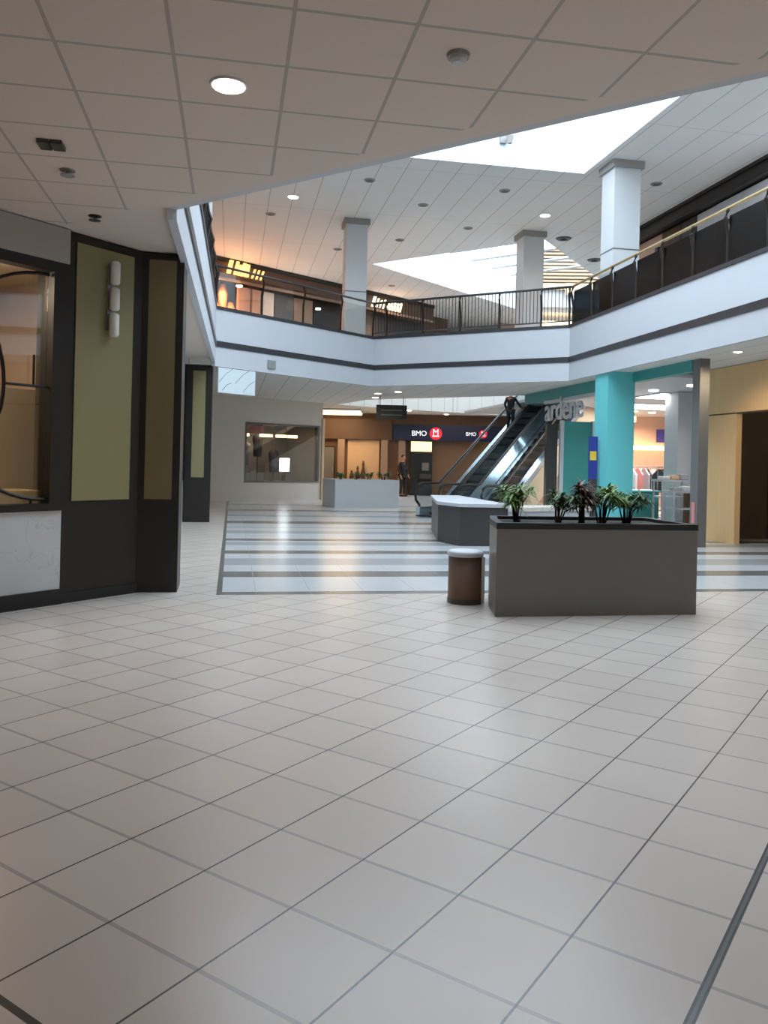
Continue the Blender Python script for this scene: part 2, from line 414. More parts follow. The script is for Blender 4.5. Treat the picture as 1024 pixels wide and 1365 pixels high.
# ------------------------------------------------------------------ columns
def column(x0, y0, w, z0, z1, label, seam=None, cap=True):
    o = struct(thing('column', label, 'column', (x0 + w / 2, y0 + w / 2, z0)), label, 'column')
    MB().box(x0, y0, z0, x0 + w, y0 + w, z1 - .02).build('shaft', 'colwhite', o)
    if cap:
        MB().box(x0 - .06, y0 - .06, z1 - .16, x0 + w + .06, y0 + w + .06, z1).build('capital', 'grey', o)
    if seam:
        MB().box(x0 - .004, y0 - .004, seam, x0 + w + .004, y0 + w + .004, seam + .03).build('seam_line', 'midgrey', o)
    return o
column(8.14, 16.7, .62, Z2, ZT, 'tall white square column with a seam, beside the right railing', 6.28)
column(8.15, 22.4, .62, Z2, ZT, 'grey white column in front of the far diamond skylight')
column(3.0, 22.55, .6, Z2, ZT, 'white column behind the corner of the far railing', 6.2)
column(-1.15, 17.95, .6, Z2, ZT, 'white column at the end of the left balcony', None, False)

# ------------------------------------------------------------------ left storefront (45 degree wall)
K = (-1.0, 9.2); LF = frame(K, 45)          # u along wall (negative = toward the viewer's left), w>0 = behind the wall
r = thing('storefront_pillar', 'dark framed corner pillar with tall olive gold panels and a wall light', 'pillar', (-1.0, 9.25, 0))
p1 = [LF(-.92, 0), LF(0, 0), (-.56, 9.2), (-.56, 9.75), LF(-.92, .5)]
MB().prism(p1, .0, ZC - .02).build('frame', 'dark', r)
pn = MB().pbox(LF, -.82, -.012, 1.02, -.12, .02, 3.62).build('panel', 'olive', r); pn['label'] = 'wide olive gold panel'
pn = MB().box(-.93, 9.187, 1.02, -.64, 9.22, 3.63).build('panel', 'olive_dark', r); pn['label'] = 'narrow bronze gold panel'
MB().pbox(LF, -.92, -.02, 0, .01, .05, .1).build('plinth', 'black', r)
r = thing('wall_light', 'white three tube wall light on the olive gold corner panel', 'lamp', LF(-.42, -.08) + (2.7,))
c = LF(-.42, -.09)
MB().pbox(LF, -.47, -.035, 2.78, -.37, -.0125, 3.46).build('back_plate', 'steel', r)
for z in (2.72, 2.99, 3.26):
    MB().lathe([(.035, z), (.05, z + .02), (.05, z + .22), (.035, z + .24)], (c[0], c[1], 0), 16).build('lamp_tube', 'lampglass', r, smooth=True)
# window with circular grille
r = thing('shop_window', 'dark framed shop window with curved metal grille and marble base', 'window', LF(-2.2, 0) + (0,))
W0, W1 = -4.6, -.925
fr = MB()
fr.pbox(LF, -1.08, -.03, .93, W1, .12, 3.37); fr.pbox(LF, W0, -.03, 3.27, -1.08, .12, 3.37); fr.pbox(LF, W0, -.03, .93, -1.08, .12, 1.0)
fr.build('frame', 'dark', r)
MB().pbox(LF, W0, .0, .15, W1, .12, .93).build('marble_base', 'marble', r)
MB().pbox(LF, W0, -.03, 0, W1, .12, .15).build('plinth', 'black', r)
MB().pbox(LF, W0, -.05, 3.37, W1, .12, ZC - .01).build('bulkhead', 'bulk', r)
MB().pbox(LF, W0, .07, 1.0, -1.08, .085, 3.27).build('glass_pane', 'glass', r)
gr = MB()
def arc(cu, cz, rad, a0, a1, n=28):
    return [LF(cu + rad * math.cos(a), .03) + (cz + rad * math.sin(a),) for a in (a0 + (a1 - a0) * i / n for i in range(n + 1))]
gr.tube(arc(-1.1, 2.14, 1.1, PI / 2, 3 * PI / 2), .018, 6)
gr.build('curved_bar', 'iron', r)
MB().tube(arc(-2.62, 2.14, 1.08, -PI / 2 * .97, PI / 2 * .97), .018, 6).build('curved_bar', 'iron', r)
MB().tube([LF(-1.55, .03) + (2.14,), LF(-1.08, .03) + (2.14,)], .014, 6).build('cross_bar', 'iron', r)
MB().tube([LF(-1.24, .03) + (2.14,), LF(-1.24, .03) + (2.44,)], .012, 6).build('upright_bar', 'iron', r)
for a in (-1.24, -1.62, -1.95):
    z = 2.14 - math.sqrt(max(0, 1.1 ** 2 - (a + 1.1) ** 2))
    MB().tube([LF(a, .03) + (1.0,), LF(a, .03) + (z,)], .012, 6).build('upright_bar', 'iron', r)
# interior of that shop
struct(MB().pbox(LF, -6, 3.4, 0, -.3, 3.5, 2.95).build('wall_shop_back', 'brown'), 'brown back wall seen through the grilled window', 'wall')
struct(MB().pbox(LF, -6, 3.25, 2.95, -.3, 3.5, 3.5).build('wall_shop_back', 'grey'), 'grey band over the brown back wall of the grilled shop', 'wall')
struct(MB().pbox(LF, -.42, .52, 0, -.3, 3.4, ZC).build('wall_shop_side', 'taupe'), 'brown side wall inside the grilled shop', 'wall')
struct(MB().pbox(LF, -6, .125, 3.42, -.42, 3.25, 3.5).build('ceiling', 'beige'), 'tan ceiling inside the grilled shop', 'ceiling')
tag(MB().pbox(LF, -6, .75, 0, -.45, .85, 2.16).build('partition', 'beige'), 'plain beige display partition behind the grilled window', 'partition')
tag(MB().pbox(LF, -5.5, .2, 0, -1.0, .7, 1.12).build('display_plinth', 'wood'), 'tan display ledge at the foot of the grilled window', 'display')
for u, w, lb in ((-2.3, 1.3, 'bright'), (-1.66, 1.9, 'small'), (-2.2, 2.9, 'distant')):
    x, y = LF(u, w)
    o = tag(MB().lathe([(.09, -.012), (.09, 0)], (x, y, 3.42)).build('ceiling_spotlight', 'lamp'), {'bright': 'larger ceiling spotlight inside the grilled shop, at picture edge', 'small': 'ceiling spotlight inside the grilled shop beside the window frame', 'distant': 'lowest ceiling spotlight deep inside the grilled shop'}[lb], 'lamp', 'spotlights in the grilled shop')
light('POINT', 'shop_partition_fill', LF(-1.7, .42) + (3.2,), 30, (1, .80, .60), shadow_soft_size=.15)  # added point fill between glass and partition, brightens the partition
light('AREA', 'shop_fill', LF(-2.6, 1.7) + (3.38,), 60, (1, .78, .56), size=1.6, rot=(0, 0, 0))
# recessed storefront wall along the left walkway
struct(MB().box(-1.35, 9.76, 0, -1.2, 18.7, ZC).build('wall_left_shops', 'wallgrey'), 'pale storefront wall along the left walkway', 'wall')
# second pilaster
r = thing('storefront_pilaster', 'farther dark pilaster with one slim olive gold panel', 'pillar', (-.8, 19.1, 0))
MB().box(-1.06, 18.95, 0, -.47, 19.4, ZC - .02 - .14).build('frame', 'dark', r)
MB().box(-.9, 18.935, 1.02, -.62, 18.98, 3.44).build('panel', 'olive', r)
MB().box(-1.19, 18.2, 0, -1.07, 18.94, .95).build('marble_base', 'marble', r)
MB().box(-1.19, 18.2, .95, -1.07, 18.94, 3.3).build('side_panel', 'dark', r)
struct(MB().box(-.95, 19.42, 0, -.72, 27.75, ZF).build('wall_left_far', 'wallgrey'), 'pale wall beyond the farther pilaster', 'wall')
tag(MB().box(-.715, 20.2, 1.45, -.62, 23.4, 3.05).build('wall_sign', 'charcoal'), 'dark wall panel beyond the farther pilaster', 'sign')

# ------------------------------------------------------------------ far left lower wall with display window
FL = frame((-.19, 28.07), 29.64)
wl = 4.0
m = MB(); m.pbox(FL, -1.0, 0, 0, .72, .12, ZF); m.pbox(FL, .72, 0, 2.72, 3.87, .12, ZF); m.pbox(FL, .72, 0, 0, 3.87, .12, .63); m.pbox(FL, 3.87, 0, 0, 4.0, .12, ZF)
struct(m.build('wall_far_left', 'wallgrey'), 'light grey panelled wall around the wide display window', 'wall')
struct(MB().pbox(FL, 3.95, -.06, 0, 4.06, .3, 3.0).build('trim_1', 'slat'), 'pale end trim of the grey wall', 'trim')
r = thing('display_window', 'wide dark display window in the light grey far wall', 'window', FL(2.3, 0) + (.63,))
m = MB(); m.pbox(FL, .72, -.02, .63, .78, .1, 2.72); m.pbox(FL, 3.81, -.02, .63, 3.87, .1, 2.72); m.pbox(FL, .78, -.02, 2.66, 3.81, .1, 2.72); m.pbox(FL, .78, -.02, .63, 3.81, .1, .69)
m.build('frame', 'midgrey', r)
MB().pbox(FL, .78, .04, .69, 3.81, .055, 2.66).build('glass_pane', 'glass', r)
m = MB(); m.pbox(FL, .72, 2.2, .3, 3.9, 2.26, 2.9); m.pbox(FL, .66, .125, .3, .72, 2.2, 2.9); m.pbox(FL, 3.87, .3, .3, 3.92, 2.2, 2.9)
m.build('backing', 'midgrey', r)
MB().pbox(FL, .72, .125, .56, 3.87, 2.2, .63).build('display_floor', 'grey', r)
MB().pbox(FL, .72, .3, 2.72, 3.87, 2.2, 2.78).build('display_ceiling', 'brownd', r)
o = tag(MB().pbox(FL, .9, .4, 2.35, 1.7, .46, 2.62).build('shelf_sign', 'shirtr'), 'reddish sign strip at the upper left of the display window', 'sign')
for k, (a, b) in enumerate(((1.02, 1.42), (1.9, 2.4), (2.6, 3.0), (3.1, 3.5))):
    tag(MB().pbox(FL, a, .9, 2.26, b, 1.0, 2.36).build('display_lamp', 'cove'), ('leftmost warm lamp bar at the top of the display window', 'second warm lamp bar from the left in the display window', 'third warm lamp bar from the left in the display window', 'rightmost warm lamp bar in the display window')[k], 'lamp', 'lamp bars in the display window')
for k, (a, h, mm) in enumerate(((1.05, 1.1, 'charcoal'), (1.55, 1.15, 'midgrey'), (2.05, 1.45, 'shirtb'), (2.75, .9, 'clothb'))):
    x, y = FL(a, 1.35); rr = thing('garment_stand', ('charcoal garment on a stand, left in the display window', 'grey garment on a stand beside the charcoal one', 'black garment on the tallest stand of the display window', 'dark blue garment on the low stand beside the screen')[k], 'garment stand', (x, y, .63), 'garment stands in the display window')
    MB().lathe([(.14, .0), (.14, .02), (.02, .03), (.015, h - .1)], (x, y, .63), 12).build('stand', 'black', rr)
    MB().lathe([(.15, h - .55), (.17, h - .3), (.16, h - .1), (.2, h + .1), (.17, h + .22), (.05, h + .28), (.05, h + .36)], (x, y, .63), 14).build('garment', mm, rr, smooth=True)
r = thing('lit_screen', 'bright white lit screen low in the display window', 'screen', FL(2.78, .5) + (.66,))
MB().pbox(FL, 2.5, .5, 1.02, 2.9, .54, 1.5).build('screen_face', 'screen', r)
MB().pbox(FL, 2.64, .55, .63, 2.76, .6, 1.4).build('stand', 'black', r)

# ------------------------------------------------------------------ back of the lower level
BW = frame((3.9, 35.9), -10.6)
struct(MB().prism([FL(4.0, .3), FL(4.12, .3), (3.7, 35.9), (3.5, 35.9)], 0, ZF).build('wall_corridor', 'taupe'), 'brown side wall of the far corridor', 'wall')
struct(MB().pbox(BW, -.3, .2, 0, 12, .35, ZF).build('wall_back_shops', 'brown'), 'brown shop wall at the back of the lower level', 'wall')
tag(MB().pbox(BW, -.2, -.1, 2.42, 3.1, .19, 3.3).build('shop_header', 'brownd'), 'dark brown header over the corner display window', 'header')
r = thing('cove_light', 'long warm glowing ceiling light at the far corridor', 'lamp', BW(.95, -2.4) + (3.4,))
MB().pbox(BW, -.15, -2.9, 3.45, 1.75, -.4, 3.5).build('diffuser', 'cove', r)
MB().pbox(BW, -.2, -2.95, 3.5, 1.8, -.35, 3.575).build('housing', 'white', r)
r = struct(thing('door_1', 'grey door left of the brown display window', 'door', BW(.32, .1) + (0,)), 'grey door left of the brown display window', 'door')
MB().pbox(BW, .08, .1, 0, .6, .19, 2.1).build('door_frame', 'black', r)
MB().pbox(BW, .13, .06, .02, .55, .1, 2.04).build('door_leaf', 'midgrey', r)
MB().pbox(BW, .48, .02, .95, .51, .06, 1.15).build('door_handle', 'steel', r)
r = thing('corner_display', 'cream lit shop display with dark objects behind the far planter', 'display', BW(1.9, .1) + (0,))
MB().pbox(BW, 1.15, .1, .6, 2.55, .19, 2.4).build('backing', 'slat', r)
MB().pbox(BW, 1.2, -.3, .55, 2.5, .1, .62).build('shelf', 'brownd', r)
MB().pbox(BW, 1.2, -.3, 0, 2.5, .1, .55).build('plinth', 'brownd', r)
for k, (a, h) in enumerate(((1.35, .42), (1.62, .62), (1.86, .85))):
    x, y = BW(a, -.12)
    tag(MB().lathe([(.06, 0), (.1, .05), (.09, h * .4), (.04, h * .7), (.06, h * .8), (.03, h)], (x, y, .62), 12).build('vase', 'brownd', smooth=True), ('shortest dark vase on the cream display shelf', 'middle dark vase on the cream display shelf', 'tallest dark vase on the cream display shelf')[k], 'vase', 'vases on the cream display')
for k, a in enumerate((.72, 2.62, 3.4)):
    tag(MB().pbox(BW, a, -.12, 0, a + .3, .19, 2.41).build('pilaster', 'taupe'), ('tan pilaster left of the cream display', 'tan pilaster right of the cream display', 'tan pilaster beside the dark cash machine alcove')[k], 'pilaster', 'tan pilasters at the back')
# bank sign
r = thing('bank_sign', 'long navy fascia sign with white letters and red roundels', 'sign', BW(6, -.1) + (2.4,))
MB().pbox(BW, 3.15, -.25, 2.42, 9.6, .1, 3.12).build('sign_panel', 'navy', r)
rt = (math.cos(math.radians(-10.6)), math.sin(math.radians(-10.6)), 0)
def roundel(u, z, rad):
    m = MB(); n = 28
    m.extr([BW(u + rad * math.cos(2 * PI * i / n), 0) + (z + rad * math.sin(2 * PI * i / n),) for i in range(n)], tuple(Vector(BW(0, -.29) + (0,)) - Vector(BW(0, 0) + (0,))), tuple(Vector(BW(0, -.25) + (0,)) - Vector(BW(0, 0) + (0,))))
    o = m.build('roundel', 'red', r)
    k = rad / .27
    text('M', 'roundel_letter', 'signwhite', o, BW(u - .15 * k, -.30) + (z - .06 * k,), rt, (0, 0, 1), .36 * k, .008).location += Vector((0, 0, 0))
    MB().pbox(BW, u - .15 * k, -.31, z - .14 * k, u + .15 * k, -.29, z - .09 * k).build('roundel_bar', 'signwhite', o)
text('BMO', 'lettering', 'signwhite', r, BW(3.95, -.27) + (2.63,), rt, (0, 0, 1), .32, .01, 0, .95)
roundel(5.02, 2.74, .27)
text('BMO', 'lettering', 'signwhite', r, BW(6.33, -.27) + (2.68,), rt, (0, 0, 1), .22, .01, 0, .95)
roundel(7.1, 2.76, .18)
r = thing('light_box', 'glowing yellow light box under the navy bank sign', 'light box', BW(4.4, -.1) + (1.92,))
MB().pbox(BW, 3.9, -.2, 1.9, 4.9, .1, 2.4).build('housing', 'brownd', r)
MB().pbox(BW, 3.95, -.215, 1.94, 4.85, -.2, 2.37).build('lit_face', 'lightbox', r)
r = thing('cash_machine', 'dark cash machine bay under the yellow light box', 'cash machine', BW(4.4, 0) + (0,))
MB().pbox(BW, 3.92, -.15, 0, 4.9, .19, 1.89).build('bay', 'black', r)
MB().pbox(BW, 4.45, -.17, 1.1, 4.75, -.15, 1.45).build('screen', 'midgrey', r)
MB().pbox(BW, 4.35, -.3, .75, 4.85, -.15, .95).build('keypad_shelf', 'charcoal', r)
tag(MB().pbox(BW, 7.4, -.2, 1.9, 7.9, -.02, 2.35).build('light_box', 'lightbox'), 'small warm light box behind the escalator rail', 'light box')
# hanging sign
r = thing('hanging_sign', 'dark hanging directory sign under the soffit', 'sign', (4.98, 25.5, 2.8))
H = frame((4.5, 25.6), -10.6)
MB().pbox(H, 0, 0, 2.83, .98, .1, 3.28).build('panel', 'black', r)
for u in (.12, .86): MB().tube([H(u, .05) + (3.28,), H(u, .05) + (ZF,)], .012, 6).build('rod', 'black', r)
for z in (2.95, 3.1): MB().pbox(H, .15, -.006, z, .83, 0, z + .025).build('stripe', 'midgrey', r)
# pale banner at left balcony corner
FS = frame(C1, math.degrees(math.atan2(C2[1] - C1[1], C2[0] - C1[0])))
r = thing('hanging_banner', 'pale printed banner hanging at the left balcony corner', 'banner', (0, 19.2, 2.96))
HB = lambda u, w: FS(.1 + u * 1.2, w - .13)
MB().pbox(HB, 0, 0, 2.96, .9, .03, 3.53).build('banner_panel', 'translucent', r)
for u0, z0, u1, z1 in ((.02, 3.2, .35, 3.54), (.4, 3.2, .75, 3.54), (.1, 3.02, .3, 3.2), (.6, 3.02, .88, 3.3)):
    MB().tube([HB(u0, -.004) + (z0,), HB((u0 + u1) / 2, -.004) + ((z0 + z1) / 2 + .04,), HB(u1, -.004) + (z1,)], .007, 5).build('printed_line', 'inkline', r)
r = tag(MB().pbox(FS, 1.58, -.12, 3.66, 1.82, -.085, 3.86).build('wall_vent', 'grey'), 'small square grey vent on the white balcony fascia', 'vent')
for k in range(4): MB().pbox(FS, 1.6, -.127, 3.69 + k * .045, 1.8, -.12, 3.71 + k * .045).build('louvre', 'inkline', r)

# ------------------------------------------------------------------ planters
def leaf_blade(mb, p, d, length, width, droop):
    d = Vector(d).normalized(); side = d.cross(Vector((0, 0, 1))).normalized(); pts = []
    p = Vector(p); n = 4
    for i in range(n + 1):
        t = i / n; q = p + d * (length * t) - Vector((0, 0, droop * t * t * length)); w = width * math.sin(PI * (.12 + .86 * t)) * .5
        pts.append((q - side * w, q + side * w))
    vs = [v for a in pts for v in a]; fs = [(2 * i, 2 * i + 1, 2 * i + 3, 2 * i + 2) for i in range(n)]
    mb.add(vs, fs)
def shrub(x, y, z, h, spread, m, label, group, stems=7, cat='shrub', seed=1):
    rnd = random.Random(seed)
    r = thing('potted_shrub', label, cat, (x, y, z), group)
    st = MB(); lf = MB()
    for k in range(stems + 3):
        a = rnd.uniform(0, 2 * PI); rr = spread * rnd.uniform(.25, 1)
        hh = h * rnd.uniform(.55, .82); tip = (x + rr * math.cos(a), y + rr * math.sin(a), z + hh)
        mid = (x + .35 * rr * math.cos(a), y + .35 * rr * math.sin(a), z + hh * .55)
        st.tube([(x + .03 * math.cos(a), y + .03 * math.sin(a), z - .02), mid, tip], [.010, .008, .004], 5)
        for j in range(26):
            b = rnd.uniform(0, 2 * PI); e = rnd.uniform(-.2, 1.0)
            t = rnd.uniform(.5, 1); p = Vector(mid).lerp(Vector(tip), t)
            leaf_blade(lf, p, (math.cos(b) * math.cos(e), math.sin(b) * math.cos(e), math.sin(e)), h * rnd.uniform(.22, .42), .026, rnd.uniform(.2, .8))
    st.build('stem', 'soil', r); lf.build('foliage', m, r)
    return r
# near planter
r = thing('planter', 'long brown grey stone planter with dark rim in the foreground', 'planter', (3.65, 8.1, 0))
PX = [(2.56, 7.6), (4.71, 7.6), (4.71, 8.65), (2.83, 8.65), (2.69, 8.2)]
PXi = [(2.63, 7.67), (4.64, 7.67), (4.64, 8.58), (2.88, 8.58), (2.755, 8.18)]
MB().prism(PX, 0, .86, [PXi]).build('body', 'granite', r)
MB().prism(offset(PX, -.004), .86, .92, [offset(PXi, .005)]).build('rim', 'black', r)
MB().prism(PXi, .04, .885).build('soil', 'soil', r)
for k, (x, y, h, sp, mm, lb) in enumerate((
        (2.98, 8.2, .42, .2, 'leaf', 'bright green spiky shrub at the left end of the near planter'),
        (3.38, 8.1, .36, .2, 'leafd', 'dark low shrub second from the left in the near planter'),
        (3.66, 8.1, .46, .1, 'leafr', 'slim reddish brown plant rising in the middle of the near planter'),
        (3.84, 8.0, .44, .22, 'leaf', 'wide green shrub in front of the teal column'),
        (4.2, 8.15, .36, .22, 'leafd', 'dark green shrub in front of the teal counter'))):
    shrub(x, y, .885, h * 1.12, sp * 1.25, mm, lb, 'shrubs in the near planter', 8, 'shrub', k + 3)
# bin
r = thing('litter_bin', 'round brown litter bin with pale lid beside the stone planter', 'bin', (2.49, 8.42, 0))
MB().lathe([(.17, 0), (.185, .02), (.185, .05), (.18, .06), (.18, .5)], (2.49, 8.42, 0), 28).build('body', 'binbrown', r, smooth=True)
MB().lathe([(.187, 0), (.187, .055)], (2.49, 8.42, 0), 28).build('base_ring', 'charcoal', r)
MB().lathe([(.19, .5), (.195, .515), (.195, .545), (.17, .56), (.08, .565)], (2.49, 8.42, 0), 28).build('lid', 'white', r, smooth=True)
MB().box(2.635, 8.29, .01, 2.67, 8.325, .5).build('chrome_highlight', 'wallgrey', r)  # pale matte colour stands in for the highlight along the bin's edge
# stone box planter before the escalator
r = thing('planter_box', 'dark angular stone planter with white top before the escalator', 'planter', (4.5, 15.5, 0))
BX = [(4.05, 14.1), (4.95, 14.1), (5.0, 17.6), (4.4, 17.6), (3.85, 14.9)]
MB().prism(BX, 0, .7).build('body', 'charcoal', r)
MB().prism(offset(BX, -.03), .7, .76).build('top', 'white', r)
r = thing('stone_bench', 'low pale grey stone bench behind the long planter', 'bench', (5.9, 15.2, 0))
MB().prism([(5.0, 14.3), (6.9, 14.9), (6.9, 15.5), (5.02, 15.0)], 0, .62).build('body', 'pale_granite', r)
MB().prism([(4.99, 14.26), (6.94, 14.88), (6.94, 15.54), (5.02, 15.04)], .62, .69).build('top', 'wallgrey', r)
# far planter
r = thing('planter', 'pale grey square planter before the brown shops', 'planter', (4.2, 25.6, 0))
FP = frame((3.17, 25.05), 11); q = [FP(0, 0), FP(2.15, 0), FP(2.15, 1.3), FP(0, 1.3)]; qi = [FP(.08, .08), FP(2.07, .08), FP(2.07, 1.22), FP(.08, 1.22)]
MB().prism(q, 0, .88, [qi]).build('body', 'pale_granite', r)
MB().prism(qi, .05, .84).build('soil', 'soil', r)
for k, u in enumerate((.35, .85, 1.3, 1.8)):
    x, y = FP(u, .5)
    shrub(x, y, .82, .36, .24, 'leafd', ('dark plant at the left end of the pale far planter', 'second dark plant from the left in the pale far planter', 'third dark plant from the left in the pale far planter', 'dark plant at the right end of the pale far planter')[k], 'plants in the far planter', 5, 'plant', 30 + k)

# ------------------------------------------------------------------ escalators (heading 45 degrees, 30 degrees up)
EF = frame((5.75, 22.45), 45)           # u = heading, w = left; offsets to the right are negative w
def escalator(name, label, w_steps, w_ldeck, w_rdeck, rails, clad='truss'):
    x, y = EF(0, -(w_steps[0] + w_steps[1]) / 2)
    r = thing(name, label, 'escalator', (x, y, 0), 'escalators')
    U1 = (Z2 - .05) / math.tan(PI / 6)
    zz = lambda u: 0 if u < 0 else min(u, U1) * math.tan(PI / 6)
    us = [-1.1, 0, U1, U1 + .9]
    lo, hi = -max(w_steps[1], w_rdeck[1]), -min(w_steps[0], w_ldeck[0])
    # truss
    prof = [EF(u, 0) + (max(zz(u) + .04, 0),) for u in us] + [EF(u, 0) + (max(zz(u) - .9, .0),) for u in (us[3], us[2], 1.4, -1.1)]
    prof = prof[:-2] + [EF(1.5, 0) + (0.002,), EF(-1.1, 0) + (0.002,)]
    n = Vector(EF(0, 1)) - Vector(EF(0, 0)); n3 = Vector((n.x, n.y, 0))
    MB().extr(prof, n3 * lo, n3 * hi).build('truss', clad, r)
    # steps
    k = 0; u = -.6
    while u < U1 + .3:
        z = zz(u + .2)
        MB().pbox(EF, u, -w_steps[1], z + .04, u + .36, -w_steps[0], z + .2 if 0 < u < U1 else z + .12).build('step', 'step', r)
        u += .4
    # decks
    for a, b in (w_ldeck, w_rdeck):
        pr = [EF(u, 0) + (zz(u) + .26,) for u in us] + [EF(u, 0) + (zz(u) + .05,) for u in reversed(us)]
        MB().extr(pr, n3 * (-b), n3 * (-a)).build('deck', 'deckwhite', r)
    for w in rails:
        pr = [EF(u, 0) + (zz(u) + .86,) for u in us] + [EF(u, 0) + (zz(u) + .26,) for u in reversed(us)]
        MB().extr(pr, n3 * (-w - .008), n3 * (-w + .008)).build('balustrade_glass', 'tint2', r)
        pts = [EF(-1.0, -w) + (.3,), EF(-1.2, -w) + (.45,), EF(-1.25, -w) + (.65,), EF(-1.15, -w) + (.83,), EF(-.95, -w) + (.9,), EF(0, -w) + (.9,), EF(U1, -w) + (zz(U1) + .9,), EF(U1 + 1, -w) + (zz(U1) + .9,)]
        MB().tube(pts, .035, 8).build('handrail', 'rubber', r, smooth=True)
        MB().tube([Vector(p) - Vector((0, 0, .05)) for p in pts[5:]], .012, 6).build('handrail_track', 'steelw', r)
    return r
escalator('escalator', 'left escalator rising behind the stone planter, wide pale deck', (.14, .74), (0, .12), (.78, 1.26), (.06, .80))
escalator('escalator', 'right escalator, nearer the teal shop', (1.42, 1.94), (1.3, 1.4), (1.98, 2.16), (1.35, 2.07), 'beige')

# ------------------------------------------------------------------ people
def skinmesh(name, nodes, edges, m, parent, sub=1, root=0):
    me = bpy.data.meshes.new(name); me.from_pydata([n[0] for n in nodes], edges, []); me.materials.append(M[m])
    o = bpy.data.objects.new(name, me); COL.objects.link(o); o.parent = parent
    sk = o.modifiers.new('skin', 'SKIN'); sk.use_smooth_shade = True
    for i, n in enumerate(nodes):
        rr = n[1] if isinstance(n[1], tuple) else (n[1], n[1]); d = me.skin_vertices[0].data[i]; d.radius = rr; d.use_root = (i == root)
    if sub:
        s = o.modifiers.new('sub', 'SUBSURF'); s.levels = sub; s.render_levels = sub
    return o
def person(label, loc, rz, arms, legs, coat, trousers, lean=0):
    """local frame: facing -Y, z up. arms = two lists of elbow / wrist points, legs = two of knee / ankle points"""
    r = thing('person', label, 'person', loc, None, True, rz)
    L = lean
    nodes = [((0, 0, .93), (.14, .10)), ((0, -L * .3, 1.12), (.125, .09)), ((0, -L * .7, 1.33), (.15, .10)), ((0, -L, 1.46), (.06, .055)), ((0, -L - .01, 1.53), (.05, .05)),
             ((0, -L - .02, 1.60), (.072, .085)), ((0, -L - .02, 1.68), (.074, .09)), ((0, -L - .01, 1.74), (.045, .05)), ((0, -L - .10, 1.60), (.012, .014))]
    edges = [(0, 1), (1, 2), (2, 3), (3, 4), (4, 5), (5, 6), (6, 7), (5, 8)]
    def add(p, rad, frm):
        nodes.append((p, rad)); edges.append((frm, len(nodes) - 1)); return len(nodes) - 1
    armn = []; legn = []
    for s, (el, wr) in zip((-1, 1), arms):
        sh = add((s * .18, -L, 1.40), .058, 2); e = add(el, .042, sh); w = add(wr, .028, e)
        d = (Vector(wr) - Vector(el)).normalized(); palm = add(tuple(Vector(wr) + d * .07), (.036, .02), w)
        sd = d.cross(Vector((0, 1, 0))); sd = sd.normalized() if sd.length > .1 else Vector((1, 0, 0))
        for j, ln in enumerate((.065, .08, .075, .06)):
            b = Vector(wr) + d * .10 + sd * ((j - 1.5) * .02); a = add(tuple(b), .010, palm); add(tuple(b + d * ln + Vector((0, -.015, -.01))), .008, a)
        t = Vector(wr) + d * .045 - sd * .035; a = add(tuple(t), .011, w); add(tuple(t + d * .05 - sd * .015), .009, a)
        armn.append((sh, e, w))
    for s, (kn, an) in zip((-1, 1), legs):
        h = add((s * .09, 0, .86), .09, 0); k = add(kn, .06, h); a = add(an, .04, k); add((an[0], an[1] - .10, an[2] - .045), (.022, .018), a)
        legn.append((h, k, a))
    body = skinmesh('body', nodes, edges, 'skin', r)
    g = 1.16
    cn = [((0, 0, .80), (.165, .125)), (nodes[0][0], (.16, .12)), (nodes[1][0], (.15, .11)), (nodes[2][0], (.175, .12)), (nodes[3][0], (.075, .07))]; ce = [(0, 1), (1, 2), (2, 3), (3, 4)]
    for sh, e, w in armn:
        i = len(cn); cn += [(nodes[sh][0], .07), (nodes[e][0], .055), (nodes[w][0], .042)]; ce += [(3, i), (i, i + 1), (i + 1, i + 2)]
    skinmesh('jacket', cn, ce, coat, r, 1, 1)
    tn = [((0, 0, .92), (.15, .115))]; te = []
    for h, k, a in legn:
        i = len(tn); tn += [(nodes[h][0], .10), (nodes[k][0], .072), (nodes[a][0], .055)]; te += [(0, i), (i, i + 1), (i + 1, i + 2)]
    skinmesh('trousers', tn, te, trousers, r)
    for (h, k, a), s in zip(legn, (-1, 1)):
        p = nodes[a][0]
        skinmesh('shoe', [((p[0], p[1] + .05, p[2] - .035), (.06, .055)), ((p[0], p[1] - .08, p[2] - .045), (.062, .045)), ((p[0], p[1] - .2, p[2] - .05), (.055, .038))], [(0, 1), (1, 2)], 'black', r)
    skinmesh('hair', [((0, -L + .03, 1.62), (.078, .075)), ((0, -L + .01, 1.71), (.084, .09)), ((0, -L - .02, 1.775), (.06, .065))], [(0, 1), (1, 2)], 'hair', r)
    return r
xs, ys = BW(3.58, -1.6)
person('person in dark clothing standing beside the cash machine bay', (xs, ys, 0), .6,
       (((-.24, .02, 1.14), (-.22, -.08, .90)), ((.24, .02, 1.14), (.20, -.12, .92))), (((-.10, -.02, .48), (-.10, .02, .09)), ((.11, -.02, .48), (.12, .03, .09))), 'cloth', 'clothg')
eu = 3.75; ex, ey = EF(eu, -.44)
person('person in black riding high on the left escalator', (ex, ey, eu * math.tan(PI / 6) + .33), math.radians(-45 + 180) + PI * 0,
       (((-.30, -.02, 1.2), (-.36, -.22, 1.02)), ((.26, .03, 1.15), (.24, -.14, .95))), (((-.10, -.03, .48), (-.10, .0, .09)), ((.11, -.03, .48), (.11, .0, .09))), 'cloth', 'clothb').scale = (.78, .78, .78)

